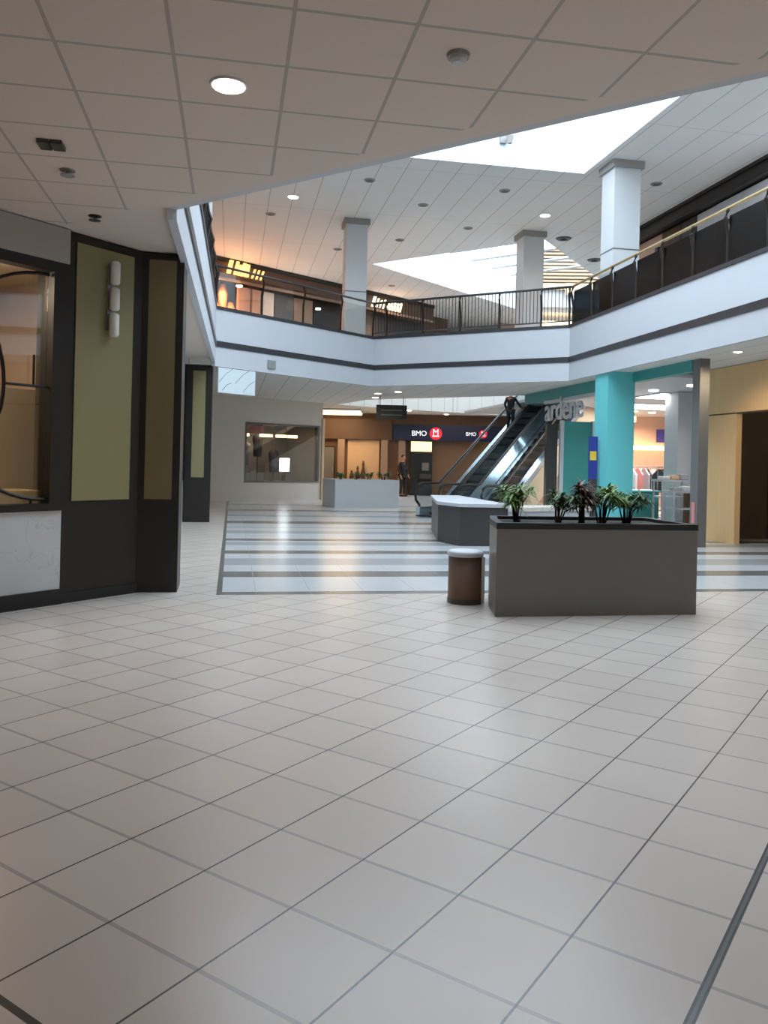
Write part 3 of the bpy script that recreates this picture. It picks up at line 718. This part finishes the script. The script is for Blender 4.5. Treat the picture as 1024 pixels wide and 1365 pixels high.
# ------------------------------------------------------------------ teal shop
r = thing('teal_cladding', 'bright teal square column cladding at the shop entrance', 'column', (8.4, 17, 0))
MB().box(8.08, 16.66, 0, 8.72, 17.3, ZF).build('cladding', 'teal', r)
MB().box(8.06, 16.64, 0, 8.74, 17.32, .12).build('plinth', 'tealdark', r)
o = tag(MB().box(8.66, 14.31, 3.36, 8.84, 16.655, ZF).build('shop_header', 'tealdark'), 'teal shop header between the column and the grey post', 'header')
o = tag(MB().box(8.66, 17.325, 3.3, 8.84, 23.4, ZF).build('shop_header', 'tealdark'), 'teal shop header left of the teal column, behind the escalator', 'header')
tag(MB().box(8.68, 14.05, 0, 8.88, 14.3, ZF).build('grey_post', 'midgrey'), 'tall grey post between the teal shop and the wood wall', 'post')
tag(MB().box(8.665, 14.12, .45, 8.679, 14.22, .85).build('post_notice', 'shirtr'), 'small pink notice low on the grey post', 'notice')
r = thing('shop_sign', 'pale lower case lettering under the teal header', 'sign', (8.7, 20, 2.6))
text('ardene', 'lettering', 'greyletter', r, (8.66, 21.75, 2.72), (0, -1, 0), (0, 0, 1), .92, .02, 0, 1.0)
MB().box(8.69, 18.5, 3.2, 8.72, 21.9, 3.3).build('sign_rail', 'greyletter', r)
# glass and wall left of column
r = thing('shop_wall', 'deep teal wall panel in a pale frame, left of the teal column', 'wall panel', (9.2, 20.7, 0))
TB = frame((8.82, 20.75), -10.6)
MB().pbox(TB, 0, 0, 0, .76, .15, 2.68).build('panel', 'tealdark', r)
MB().pbox(TB, -.1, -.03, 0, -.002, .15, 2.7).build('side_frame', 'greyletter', r)
MB().pbox(TB, .762, -.03, 0, .83, .15, 2.7).build('side_frame', 'greyletter', r)
tag(MB().pbox(TB, -.42, .2, 0, -.13, .5, 2.6).build('shop_post', 'charcoal'), 'dark slim shop post left of the deep teal panel', 'post')
r = thing('banner_stand', 'slim blue and yellow banner stand before the teal column', 'banner stand', (8.0, 17.2, 0))
B = frame((7.82, 17.0), -12)
MB().pbox(B, 0, 0, .04, .2, .03, 1.2).build('lower_panel', 'charcoal', r)
MB().pbox(B, 0, 0, 1.2, .2, .03, 2.15).build('banner_panel', 'blue', r)
MB().pbox(B, .03, -.006, 1.62, .17, 0, 1.82).build('printed_block', 'yellow', r)
MB().pbox(B, -.06, -.1, 0, .26, .13, .04).build('foot', 'charcoal', r)
# interior
struct(MB().box(8.95, 16.05, 3.44, 18.9, 30.9, 3.52).build('ceiling', 'white'), 'white ceiling inside the teal shop', 'ceiling')
SB = frame((13, 29.9), -18)
struct(MB().pbox(SB, -1.2, 0, 0, 6, .15, 3.44).build('wall_teal_shop', 'pink'), 'warm pink back wall of the teal shop', 'wall')
struct(MB().box(10.05, 15.9, 0, 18.9, 16.04, 3.44).build('wall_teal_side', 'white'), 'white side wall of the teal shop', 'wall')
for k, (x0, y0, x1, y1) in enumerate(((11.7, 19.3, 12.6, 21.8), (12.2, 22.7, 14.9, 24.6))):
    rr = thing('ceiling_light', ('large bright ceiling panel near the white column of the teal shop', 'large bright ceiling panel deeper inside the teal shop')[k], 'lamp', ((x0 + x1) / 2, (y0 + y1) / 2, 3.4), 'ceiling panels in the teal shop')
    if k == 0: P4 = [(11.0, 19.7), (11.7, 19.0), (12.9, 21.2), (12.1, 21.7)]
    else: P4 = [(12.2, 23.0), (12.6, 22.4), (15.6, 25.6), (15.4, 26.6)]
    P4 = [(10.9, 19.4), (12.1, 19.4), (12.1, 20.9), (10.9, 20.9)] if k == 0 else [(12.0, 23.0), (14.7, 23.0), (14.7, 24.9), (12.0, 24.9)]
    MB().prism(P4, 3.41, 3.438).build('frame', 'white', rr); MB().prism(offset(P4, .05), 3.395, 3.41).build('diffuser', 'lampc', rr)
for k, (x, y) in enumerate(((10.4, 18.9), (10.55, 17.4), (13.7, 26.2), (14.6, 26.6), (15.6, 27.2))):
    tag(MB().lathe([(.12, 0), (.12, .03)], (x, y, 3.408), 16).build('downlight', 'lampc'), ('downlight over the teal counter', 'downlight just behind the grey post', 'leftmost of three small downlights deep in the teal shop', 'middle of three small downlights deep in the teal shop', 'rightmost of three small downlights deep in the teal shop')[k], 'lamp', 'downlights in the teal shop')
tag(MB().box(12.4, 24.4 + 2.6, 3.1, 14.2, 27.5, 3.3).build('cove_light', 'cove'), 'upper warm cove light in the teal shop', 'lamp', 'cove lights in the teal shop')
tag(MB().pbox(SB, .5, -.3, 2.15, 4.2, -.05, 2.3).build('cove_light', 'cove'), 'lower warm cove light over the pink back wall', 'lamp', 'cove lights in the teal shop')
tag(MB().pbox(SB, -.2, -.4, 0, .6, -.02, 2.9).build('shop_post', 'charcoal'), 'dark post beside the pink back wall of the teal shop', 'post')
tag(MB().pbox(SB, 3.2, -.12, 2.45, 3.75, -.06, 2.95).build('round_poster', 'violet'), 'small violet poster on the pink back wall', 'poster')
tag(MB().box(11.15, 19.0, 0, 11.8, 19.65, 3.43).build('shop_pillar', 'white'), 'white square pillar inside the teal shop', 'pillar')
r = thing('shop_counter', 'teal counter behind the shrubs', 'counter', (10.5, 19.5, 0))
MB().box(10.05, 19.2, 0, 10.78, 19.9, .86).build('body', 'tealdark', r)
MB().box(10.02, 19.17, .86, 10.81, 19.93, .9).build('top', 'teal', r)
# white display tables with goods
for k, (x0, y0, z) in enumerate(((10.25, 17.6, .95), (10.35, 18.3, 1.2))):
    rr = thing('display_table', ('lower white display table beside the grey post', 'higher white display table in front of the white pillar')[k], 'table', (x0 + .4, y0 + .25, 0), 'white display tables')
    MB().box(x0, y0, z - .05, x0 + .85, y0 + .5, z).build('tabletop', 'white', rr)
    MB().box(x0 + .02, y0 + .03, z - .45, x0 + .83, y0 + .47, z - .41).build('shelf', 'white', rr)
    for a in (.02, .79):
        for b in (.02, .44): MB().box(x0 + a, y0 + b, 0, x0 + a + .04, y0 + b + .04, z - .05).build('leg', 'white', rr)
    for j in range(3):
        x = x0 + .17 + j * .25; y = y0 + .22
        mm = ('shirtg', 'shirtw', 'slat')[(j + k) % 3]
        tag(MB().box(x - .1, y - .12, z, x + .1, y + .12, z + .08 + .03 * j).build('folded_clothes', mm, bevel=.02), f"{('grey', 'white', 'tan')[(j + k) % 3]} folded clothes on the {('lower', 'higher')[k]} white display table", 'clothes', 'folded clothes on the display tables')
tag(MB().box(10.9, 18.05, 0, 11.1, 18.25, .9).build('brown_box', 'brown'), 'brown box under the white display tables', 'box')
# clothing racks
def rack(x, y, rz, n, mats, label):
    r = thing('clothing_rack', label, 'clothing rack', (x, y, 0), 'clothing racks in the teal shop', True, rz)
    MB().tube([(-.6, 0, 1.5), (.6, 0, 1.5)], .015, 6).build('rail', 'steel', r)
    for s in (-.6, .6):
        MB().tube([(s, 0, .03), (s, 0, 1.5)], .015, 6).build('upright', 'steel', r)
        MB().box(s - .02, -.25, 0, s + .02, .25, .03).build('foot', 'steel', r)
    for k in range(n):
        u = -.5 + k * 1.0 / (n - 1); w = .035
        cp = thing('hanging_garment', f"{('white', 'pink', 'grey', 'black')[mats[k]]} garment, {('first', 'second', 'third', 'fourth', 'fifth', 'sixth')[k]} on {label.split(',')[0].replace('clothing rack', 'rack')}", 'garment', (x + u * math.cos(rz), y + u * math.sin(rz), 0), 'garments on the racks', True, rz)
        MB().add([(-w, -.23, .75), (w, -.23, .75), (w, .23, .75), (-w, .23, .75), (-w, -.24, 1.25), (w, -.24, 1.25), (w, .24, 1.25), (-w, .24, 1.25), (-w * .6, -.06, 1.44), (w * .6, -.06, 1.44), (w * .6, .06, 1.44), (-w * .6, .06, 1.44)],
                 [(0, 1, 2, 3), (8, 9, 10, 11)] + [(a + i, a + (i + 1) % 4, a + 4 + (i + 1) % 4, a + 4 + i) for a in (0, 4) for i in range(4)]).build('cloth', ('shirtw', 'shirtr', 'shirtg', 'shirtb')[mats[k]], cp)
        MB().tube([(0, 0, 1.43), (0, .02, 1.48), (0, 0, 1.515)], .006, 5).build('hook', 'steel', cp)
rack(12.3, 23.6, .2, 5, (2, 2, 0, 1, 2), 'left clothing rack, behind the teal counter')
rack(13.0, 22.6, .5, 6, (3, 3, 1, 3, 0, 3), 'middle clothing rack, in front of the pink wall')
rack(13.9, 25.6, .1, 5, (1, 0, 3, 0, 1), 'rear clothing rack, deepest in the teal shop')
light('SPOT', 'teal_shop_downlight', (10.5, 17.4, 3.38), 120, (1, .93, .86), spot_size=2.6, spot_blend=.8, shadow_soft_size=.1)
light('AREA', 'teal_shop_panel', (11.6, 20.1, 3.38), 130, (1, .97, .92), size=1.2)
light('AREA', 'teal_shop_panel', (13.3, 24, 3.38), 190, (1, .95, .9), size=2)
light('AREA', 'teal_shop_cove', (14.5, 28.0, 3.0), 70, (1, .72, .5), size=1.5)

# ------------------------------------------------------------------ wood shop right
r = thing('wood_storefront', 'pale oak clad storefront wall with a dark opening', 'storefront', (9.9, 13, 0))
XW = 9.85
MB().box(XW, 14.62, 0, XW + .12, 15.75, 2.6).build('side_panel', 'wood', r)
MB().box(XW, -4, 2.63, XW + .12, 15.75, ZF - .01).build('header_panel', 'wood', r)
MB().box(XW + .01, -4, 2.6, XW + .11, 15.75, 2.63).build('joint', 'brownd', r)
MB().box(XW, -4, 0, XW + .12, 10.0, 2.6).build('side_panel', 'wood', r)
MB().box(XW + .13, 15.77, 0, XW + .25, 15.88, ZF - .01).build('corner_trim', 'midgrey', r)
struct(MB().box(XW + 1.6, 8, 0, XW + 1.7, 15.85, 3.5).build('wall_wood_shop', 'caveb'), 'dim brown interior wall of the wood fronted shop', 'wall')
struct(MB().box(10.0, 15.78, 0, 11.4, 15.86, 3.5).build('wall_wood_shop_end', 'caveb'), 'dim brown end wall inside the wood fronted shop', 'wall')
r = thing('stool', 'blue stool standing inside the dark wood framed opening', 'stool', (10.6, 14.1, 0))
MB().lathe([(.16, .5), (.17, .52), (.17, .56), (.15, .58)], (10.6, 14.1, 0), 20).build('seat', 'bluestool', r, smooth=True)
MB().lathe([(.17, .0), (.14, .25), (.15, .5)], (10.6, 14.1, 0), 20).build('body', 'bluestool', r, smooth=True)

# ------------------------------------------------------------------ upper level, left shops
U2 = frame((-.73, 28.1), 34.5); ur = (math.cos(math.radians(34.5)), math.sin(math.radians(34.5)), 0)
struct(MB().pbox(U2, -6, 1.6, Z2, 14, 1.7, ZT).build('wall_upper_left', 'brownd'), 'dark shop wall on the upper level', 'wall')
r = thing('shopfront_header', 'dark header band along the upper left shops', 'header', U2(3, 0) + (7.5,))
MB().pbox(U2, -2, -.15, 7.55, 11, .15, ZT - .002).build('fascia', 'brownd', r)
MB().pbox(U2, -2, -.22, 8.12, 11, -.15, ZT - .002).build('cornice', 'black', r)
MB().pbox(U2, -2, -.2, 7.5, 11, -.15, 7.58).build('lower_edge', 'taupe', r)
def strokes(r, F, u0, z0, h, spec, m):
    """soft edged slanted letter strokes as the blurred sign shows them: (offset, width, slant, height)"""
    for du, w, sl, hh in spec:
        p = [F(u0 + du, -.30) + (z0,), F(u0 + du + w, -.30) + (z0,), F(u0 + du + w + sl, -.30) + (z0 + hh * h,), F(u0 + du + sl, -.30) + (z0 + hh * h,)]
        n = Vector(F(0, .06)) - Vector(F(0, 0))
        MB().extr(p, (0, 0, 0), (n.x, n.y, 0)).build('letter_stroke', m, r)
r = thing('shop_sign', 'orange lit slanted lettering over the upper left shop', 'sign', U2(1, -.3) + (7.7,))
strokes(r, U2, .32, 7.72, .46, ((0, .14, .12, 1), (.28, .1, .12, 1), (.42, .1, .1, .8), (.56, .1, .12, 1), (.72, .16, .06, .95), (1.02, .05, .12, .7), (1.2, .05, .12, .7), (1.38, .05, .12, .7)), 'signwarm')
r = thing('shop_sign', 'white lit slanted lettering right of the far white column', 'sign', U2(8, -.3) + (7.2,))
strokes(r, U2, 7.15, 7.62, .42, ((0, .12, .14, 1), (.24, .06, .14, .9), (.42, .05, .14, .8), (.62, .05, .14, .9), (.82, .1, .12, .8), (1.0, .1, .12, .8), (1.18, .1, .12, .8), (1.36, .1, .12, .8), (1.55, .1, .12, .9)), 'signcream')
# bays
def bay(u0, u1, m, label, name='shop_bay', w=.35, z0=Z2, z1=7.5, cat='shop window'):
    return tag(MB().pbox(U2, u0, w, z0, u1, w + .12, z1).build(name, m), label, cat)
bay(-2, 1.2, 'caveb', 'dim back panel behind the orange lit goods on the upper level', w=1.3)
bay(1.25, 1.75, 'pink', 'pinkish lit display panel on the upper level', 'display_board')
bay(1.85, 2.2, 'pink', 'second pinkish display panel, beside the grey one on the upper level', 'display_board')
bay(2.25, 2.8, 'wallgrey', 'pale grey display panel on the upper level', 'display_board')
bay(2.85, 3.7, 'charcoal', 'dark closed shop door on the upper level', 'shop_door', cat='door')
bay(3.75, 4.65, 'taupe', 'tan lit doorway panel on the upper level', 'doorway_panel', cat='doorway')
bay(4.7, 6.9, 'black', 'dark shop window left of the far white column', 'shop_window')
tag(MB().pbox(U2, 5.4, .28, 5.2, 6.4, .34, 6.5).build('window_poster', 'midgrey'), 'grey blue poster in the dark upper shop window', 'poster')
bay(7.0, 11, 'black', 'dark shopfront right of the far white column', 'shop_window')
for k, (u, h, rr_) in enumerate(((.38, 1.7, .16), (.72, 2.3, .16), (1.06, 1.7, .16), (1.1, 1.3, .14), (.02, 2.0, .17))):
    x, y = U2(u, .55 if k != 3 else .1)
    tag(MB().lathe([(rr_ * .7, 0), (rr_, h * .3), (rr_ * .8, h * .6), (rr_ * 1.1, h * .85), (rr_ * .5, h)], (x, y, Z2 + .5), 14).build('lit_mannequin', 'orange', smooth=True), ('orange lit dressed form under the orange sign', 'tallest orange lit dressed form under the orange sign', 'orange lit dressed form right of the tallest one', 'lowest orange lit dressed form, beside the pink panel', 'orange lit dressed form nearest the white balcony column')[k], 'display form', 'orange lit forms on the upper level')
tag(MB().lathe([(.1, 0), (.1, .05)], U2(.75, -.4) + (7.3,), 12).build('spotlight', 'lamp'), 'small bright spotlight under the orange sign', 'lamp')
tag(MB().lathe([(.09, 0), (.09, .05)], U2(4.45, -.2) + (7.1,), 12).build('spotlight', 'lamp'), 'small spotlight over the tan upper doorway', 'lamp')
for k in range(5):
    x, y = U2(7.3 + k * .42, -.1)
    tag(MB().lathe([(.15, 0), (.17, .4), (.12, .9), (.15, 1.1), (.05, 1.3)], (x, y, Z2 + .3), 12).build('lit_goods', 'orange', smooth=True), ('leftmost', 'second from left of the', 'middle of the', 'fourth from left of the', 'rightmost')[k] + ' warm lit goods under the white upper sign', 'display form', 'warm lit goods under the white sign')
light('POINT', 'orange_shop_lamp', U2(.55, -.25) + (6.6,), 55, (1, .48, .22), shadow_soft_size=.2)
light('POINT', 'orange_shop_lamp', U2(-.8, -1.2) + (6.9,), 34, (1, .46, .24), shadow_soft_size=.3)
light('POINT', 'orange_shop_lamp', U2(.5, .25) + (7.1,), 30, (1, .55, .26), shadow_soft_size=.1)
light('POINT', 'upper_shop_lamp', U2(8.2, -.5) + (6.9,), 40, (1, .6, .36), shadow_soft_size=.2)
light('POINT', 'upper_shop_lamp', U2(3.0, -.5) + (7.0,), 22, (1, .75, .6), shadow_soft_size=.2)
# far right upper level: dim wall and a warm light below the slats
struct(MB().box(12.5, 37.5, Z2, 19, 37.7, ZT).build('wall_upper_far', 'taupe'), 'taupe far wall of the upper level', 'wall')
tag(MB().pbox(BW, 9.5, 0, 7.5, 11.4, .5, 7.85).build('cove_light', 'cove'), 'yellow glowing light beyond the far railing', 'lamp')

# ------------------------------------------------------------------ upper level, right shops
XR = 11.25
struct(MB().box(XR + .3, -9, Z2, XR + .4, 24, ZT).build('wall_upper_right', 'midgrey'), 'grey shop wall on the upper right', 'wall')
r = thing('shopfront_header', 'dark header band along the upper right shops', 'header', (XR, 14, 7.9))
MB().box(XR - .1, 2, 7.9, XR + .28, 22.6, ZT - .003).build('fascia', 'dark', r)
MB().box(XR - .16, 2, 7.86, XR - .1, 22.6, 7.95).build('lower_edge', 'black', r)
MB().box(XR - .16, 2, 8.17, XR - .1, 22.6, ZT - .004).build('cornice', 'black', r)
def rbay(y0, y1, z0, z1, m, name, label, cat='shop window', x=XR + .12):
    return tag(MB().box(x, y0, z0, x + .12, y1, z1).build(name, m), label, cat)
rbay(20.4, 22.4, Z2, 7.86, 'pink', 'doorway_panel', 'pinkish lit doorway right of the tall white column', 'doorway')
rbay(20.45, 20.6, Z2, 7.5, 'dark', 'door_jamb', 'dark jamb of the pinkish upper doorway', 'jamb', XR + .02)
rbay(19.5, 20.4, Z2, 7.86, 'brownd', 'pier', 'brown pier on the upper right', 'pier')
rbay(18.75, 19.45, Z2, 7.86, 'charcoal', 'pier', 'charcoal pier on the upper right', 'pier')
rbay(17.9, 18.7, Z2, 7.86, 'white', 'pier', 'white pier on the upper right', 'pier')
r = thing('shop_window', 'white framed shop window on the upper right', 'window', (XR, 13, Z2))
MB().box(XR + .1, 4, 7.35, XR + .24, 17.88, 7.86).build('lintel', 'white', r)
MB().box(XR + .08, 4, 7.3, XR + .22, 17.7, 7.37).build('frame', 'dark', r)
MB().box(XR + .08, 17.6, Z2, XR + .22, 17.7, 7.3).build('frame', 'dark', r)
MB().box(XR + .2, 4, Z2, XR + .25, 17.6, 7.3).build('glass_pane', 'shirtg', r)
for y in (16.0, 14.2): MB().box(XR + .1, y, Z2, XR + .2, y + .05, 7.3).build('mullion', 'dark', r)
light('AREA', 'upper_right_shop_lamp', (10.4, 14, 7.8), 60, (.95, .92, 1), size=1, rot=(0, math.radians(-50), 0))

# ------------------------------------------------------------------ railings
def railing(label, P, Q, n_b, posts, glassy=False, top='band', gm='tint'):
    r = thing('railing', label, 'railing', (P[0], P[1], ZP + .07), 'balcony railings')
    a = math.degrees(math.atan2(Q[1] - P[1], Q[0] - P[0])); F = frame(P, a); L = math.hypot(Q[0] - P[0], Q[1] - P[1]); z0, z1 = ZP + .07, ZP + 1.0
    s = 1
    MB().tube([F(0, 0) + (z1,), F(L, 0) + (z1,)], .03, 8).build('handrail', top, r, smooth=True)
    if not glassy:
        MB().pbox(F, 0, -.015, z0 + .08, L, .015, z0 + .11).build('bottom_rail', 'band', r)
        for k in range(n_b):
            u = (k + .5) * L / n_b
            MB().pbox(F, u - .007, -.007, z0 + .1, u + .007, .007, z1).build('baluster', 'iron', r)
    for u in posts:
        pts = [F(u, 0) + (z0 - .07,), F(u, .0) + (z0 + .45,), F(u, -.03) + (z0 + .62,), F(u, -.06) + (z0 + .76,), F(u, -.02) + (z0 + .88,), F(u, 0) + (z1,)]
        MB().tube(pts, .028, 6).build('post', 'iron', r)
    if glassy:
        us = sorted(posts)
        for a_, b_ in zip(us, us[1:]):
            MB().pbox(F, a_ + .04, -.008, z0 + .02, b_ - .04, .008, z1 - .14).build('glass_panel', gm, r)
    return r
q = off(.03)
L12 = math.dist(q[1], q[2]); L23 = math.dist(q[2], q[3]); L34 = math.dist(q[3], q[4]); L01 = math.dist(q[0], q[1])
railing('clear glass railing on the far balcony, left of its corner', q[1], q[2], 0, [.05, 1.4, 2.75, 4.1, L12 - .05], True, 'band', 'glass')
railing('dark baluster railing on the far balcony, right of its corner', q[2], q[3], 60, [.4, 1.5, 2.6, 3.7, 4.8, L23 - .06])
railing('smoked glass railing with brass handrail along the right balcony', q[3], q[4], 0, [.08 + 1.05 * k for k in range(18)], True, 'brass')
railing('dark baluster railing seen end on along the left balcony', q[0], q[1], 80, [.1 + 1.4 * k for k in range(9)])

# ------------------------------------------------------------------ ceiling fittings
def downlight(x, y, z, rad, label, group, m='lamp', name='downlight'):
    r = thing(name, label, 'lamp', (x, y, z), group)
    MB().lathe([(rad * 1.15, -.012), (rad * 1.2, 0)], (x, y, z), 20).build('trim_ring', 'white', r)
    MB().lathe([(rad * .2, -.03), (rad, -.016), (rad, -.012)], (x, y, z), 20).build('lens', m, r)
    return r
downlight(-.07, 4.95, ZC, .095, 'bright round downlight in the tiled foreground ceiling', 'tiled ceiling downlights')
downlight(1.4, 21.9 - .8, ZT, .13, 'lit recessed lamp above the far left balcony', 'lit lamps in the high ceiling')
downlight(8.19, 20.9, ZT, .13, 'lit recessed lamp between the two tall columns', 'lit lamps in the high ceiling')
offs = ((3.11, 19.37, 'left of the near skylight, nearest the tiled ceiling edge'), (3.08, 22.72, 'well above the far white column'), (4.79, 20.88, 'middle of the row below the near skylight'),
        (6.48, 19.27, 'just below the near skylight'), (4.89, 24.39, 'above the left part of the far skylight'), (6.53, 22.61, 'left of the grey white column top'), (3.18, 25.97, 'close to the left of the far white column top'),
        (.9, 22.74, 'leftmost, in the orange tinted ceiling'), (9.79, 17.9, 'right of the tall white column'), (4.2, 28.9, 'beside the right face of the far white column'), (5.9, 30.8, 'under the far skylight, above the baluster railing'))
for x, y, lb in offs:
    r = thing('recessed_light', 'small unlit ceiling light ' + lb, 'lamp', (x, y, ZT), 'unlit recessed lights in the high ceiling')
    MB().lathe([(.13, -.02), (.14, 0)], (x, y, ZT), 16).build('trim_ring', 'grey', r)
    MB().lathe([(.09, -.026), (.09, -.02)], (x, y, ZT), 16).build('lens', 'offlamp', r)
for k, (x, y) in enumerate(((9.57, 23.79 - .9), (11.54, 25.6 - .6))):
    r = thing('ceiling_speaker', ('dark round ceiling speaker beside the far grey column', 'dark round ceiling speaker left of the tall right column')[k], 'speaker', (x, y, ZT), 'ceiling speakers')
    MB().lathe([(.2, -.03), (.24, 0)], (x, y, ZT), 20).build('grille', 'charcoal', r)
    MB().lathe([(.08, -.06), (.1, -.03)], (x, y, ZT), 14).build('cone', 'black', r)
for k, (x, y) in enumerate(((4.86, 23.93), (4.4, 29.0 - 4.2), (4.6, 26.4), (7.08, 32.5), (9.1, 34.2))):
    downlight(x, y, ZF, .1, ('lit downlight in the soffit above the hanging sign', 'lit soffit downlight left of the hanging sign', 'lit soffit downlight beside the far court opening', 'lit downlight over the navy bank sign', 'lit downlight nearest the escalator top')[k], 'lit soffit downlights')
for x, y in ((4.86, 23.93), (4.6, 26.4), (4.4, 24.8)):
    light('SPOT', 'soffit_lamp', (x, y, ZF - .05), 60, (1, .86, .7), spot_size=2.5, spot_blend=.8, shadow_soft_size=.1)
for x, y in ((1.4, 21.1), (8.19, 20.9)):
    light('SPOT', 'high_lamp', (x, y, ZT - .05), 120, (1, .86, .7), spot_size=2.2, spot_blend=.8, shadow_soft_size=.1)
downlight(8.75, 13.0, ZF, .07, 'small downlight in the pale soffit before the wood storefront', 'lit soffit downlights')
light('SPOT', 'wood_wall_lamp', (8.75, 13.6, ZF - .05), 90, (1, .78, .52), spot_size=2.7, spot_blend=.9, shadow_soft_size=.1)
light('POINT', 'wood_shop_fill', (10.8, 12.4, 3.0), 14, (1, .78, .5), shadow_soft_size=.2)  # added fill light warming the shop interior, no fitting there
# near ceiling small fittings
r = thing('ceiling_fitting', 'dark square speaker grille in the tiled foreground ceiling', 'speaker', (-1.33, 6.18, ZC))
MB().box(-1.41, 6.11, ZC - .03, -1.33, 6.26, ZC).build('grille', 'charcoal', r); MB().box(-1.32, 6.11, ZC - .03, -1.24, 6.26, ZC).build('grille', 'charcoal', r)
for x, y, nm, lb, mm in ((-1.32, 6.75, 'sprinkler', 'small sprinkler head next to the dark speaker grille', 'grey'), (-1.31, 7.98, 'sprinkler', 'dark sprinkler head above the olive gold pillar', 'charcoal')):
    r = thing(nm, lb, 'sprinkler', (x, y, ZC))
    MB().lathe([(.03, -.05), (.055, -.045), (.055, -.04), (.012, -.035), (.012, -.01), (.06, -.006), (.06, 0)], (x, y, ZC), 14).build('head', mm, r)
r = thing('smoke_detector', 'small white smoke detector in the tiled foreground ceiling', 'smoke detector', (1.16, 4.29, ZC))
MB().lathe([(.03, -.05), (.045, -.035), (.05, -.02)], (1.16, 4.29, ZC), 18).build('sensor', 'white', r); MB().lathe([(.06, -.02), (.065, 0)], (1.16, 4.29, ZC), 18).build('base', 'grey', r)
# small fixture on the far side of the near skylight well
r = thing('floodlight', 'small grey floodlight on the white skylight well wall', 'lamp', (5.9, 17.6, 8.8))
MB().box(5.8, 17.62, 8.75, 5.95, 17.7, 9.0).build('bracket', 'grey', r); MB().lathe([(.05, -.1), (.09, .06)], (5.98, 17.5, 8.8), 12).build('lamp_head', 'grey', r)

# ------------------------------------------------------------------ light
w = bpy.data.worlds.new('sky'); S.world = w; w.use_nodes = True
bg = w.node_tree.nodes['Background']; bg.inputs[0].default_value = (.78, .895, 1.0, 1); bg.inputs[1].default_value = 6.6
def portal(c, sx, sy, rz=0):
    o = light('AREA', 'sky_portal', c, 1, shape='RECTANGLE', size=sx, size_y=sy); o.rotation_euler = (0, 0, rz); o.data.cycles.is_portal = True
portal((3.78, 10.9, 9.75), 8.2, 13.7)
portal((10.6, 29.0, 9.75), 13, 12)
# first downlight is visible; the rest are added out of view for bounce light
k = 0
for x, y, lb in ((-.07, 4.95, ''), (3.0, 1.2, 'right of the viewer'), (-3.2, .6, 'left of the viewer'), (3.0, -3, 'behind the viewer'), (6, -3, 'farthest behind the viewer, to the right')):
    if k: downlight(x, y, ZC, .095, 'added round downlight in the tiled ceiling, ' + lb, 'added downlights out of view')
    light('SPOT', 'downlight_and_fill', (x, y, ZC - .05), 24, (1, .66, .42), spot_size=2.4, spot_blend=.8, shadow_soft_size=.08)
    k += 1
light('AREA', 'corridor_cove', BW(1, -2) + (3.4,), 50, (1, .68, .38), size=1.5)
light('AREA', 'bank_lamp', BW(6, -2.2) + (3.5,), 22, (1, .74, .48), size=2)
light('AREA', 'display_lamp_light', FL(2.2, 1.0) + (2.68,), 26, (1, .72, .45), size=1)

# ------------------------------------------------------------------ camera
cam = bpy.data.cameras.new('camera'); co = bpy.data.objects.new('camera', cam); COL.objects.link(co); S.camera = co
cam.sensor_fit = 'VERTICAL'; cam.sensor_height = 36; cam.sensor_width = 27; cam.lens = 1085 / 1365 * 36
cam.shift_y = (614 - 682.5) / 1365
yaw, rho = math.radians(10.6), math.atan(.024)
Fv = Vector((math.sin(yaw), math.cos(yaw), 0)); Rv = Vector((math.cos(yaw), -math.sin(yaw), 0)); Uv = Vector((0, 0, 1))
X = Rv * math.cos(rho) + Uv * math.sin(rho); Y = Uv * math.cos(rho) - Rv * math.sin(rho)
co.matrix_world = Matrix.Translation((0, 0, 1.5)) @ Matrix((X, Y, -Fv)).transposed().to_4x4()
cam.clip_start = .05; cam.clip_end = 200
v = S.view_settings; v.view_transform = 'Standard'; v.look = 'None'; v.exposure = .15; v.gamma = 1; v.use_curve_mapping = False
S.cycles.use_denoising = True; S.cycles.max_bounces = 10; S.cycles.diffuse_bounces = 5; S.cycles.transparent_max_bounces = 12; S.cycles.sample_clamp_indirect = 8
for o in list(bpy.data.objects):
    if o.get('_local'): del o['_local']
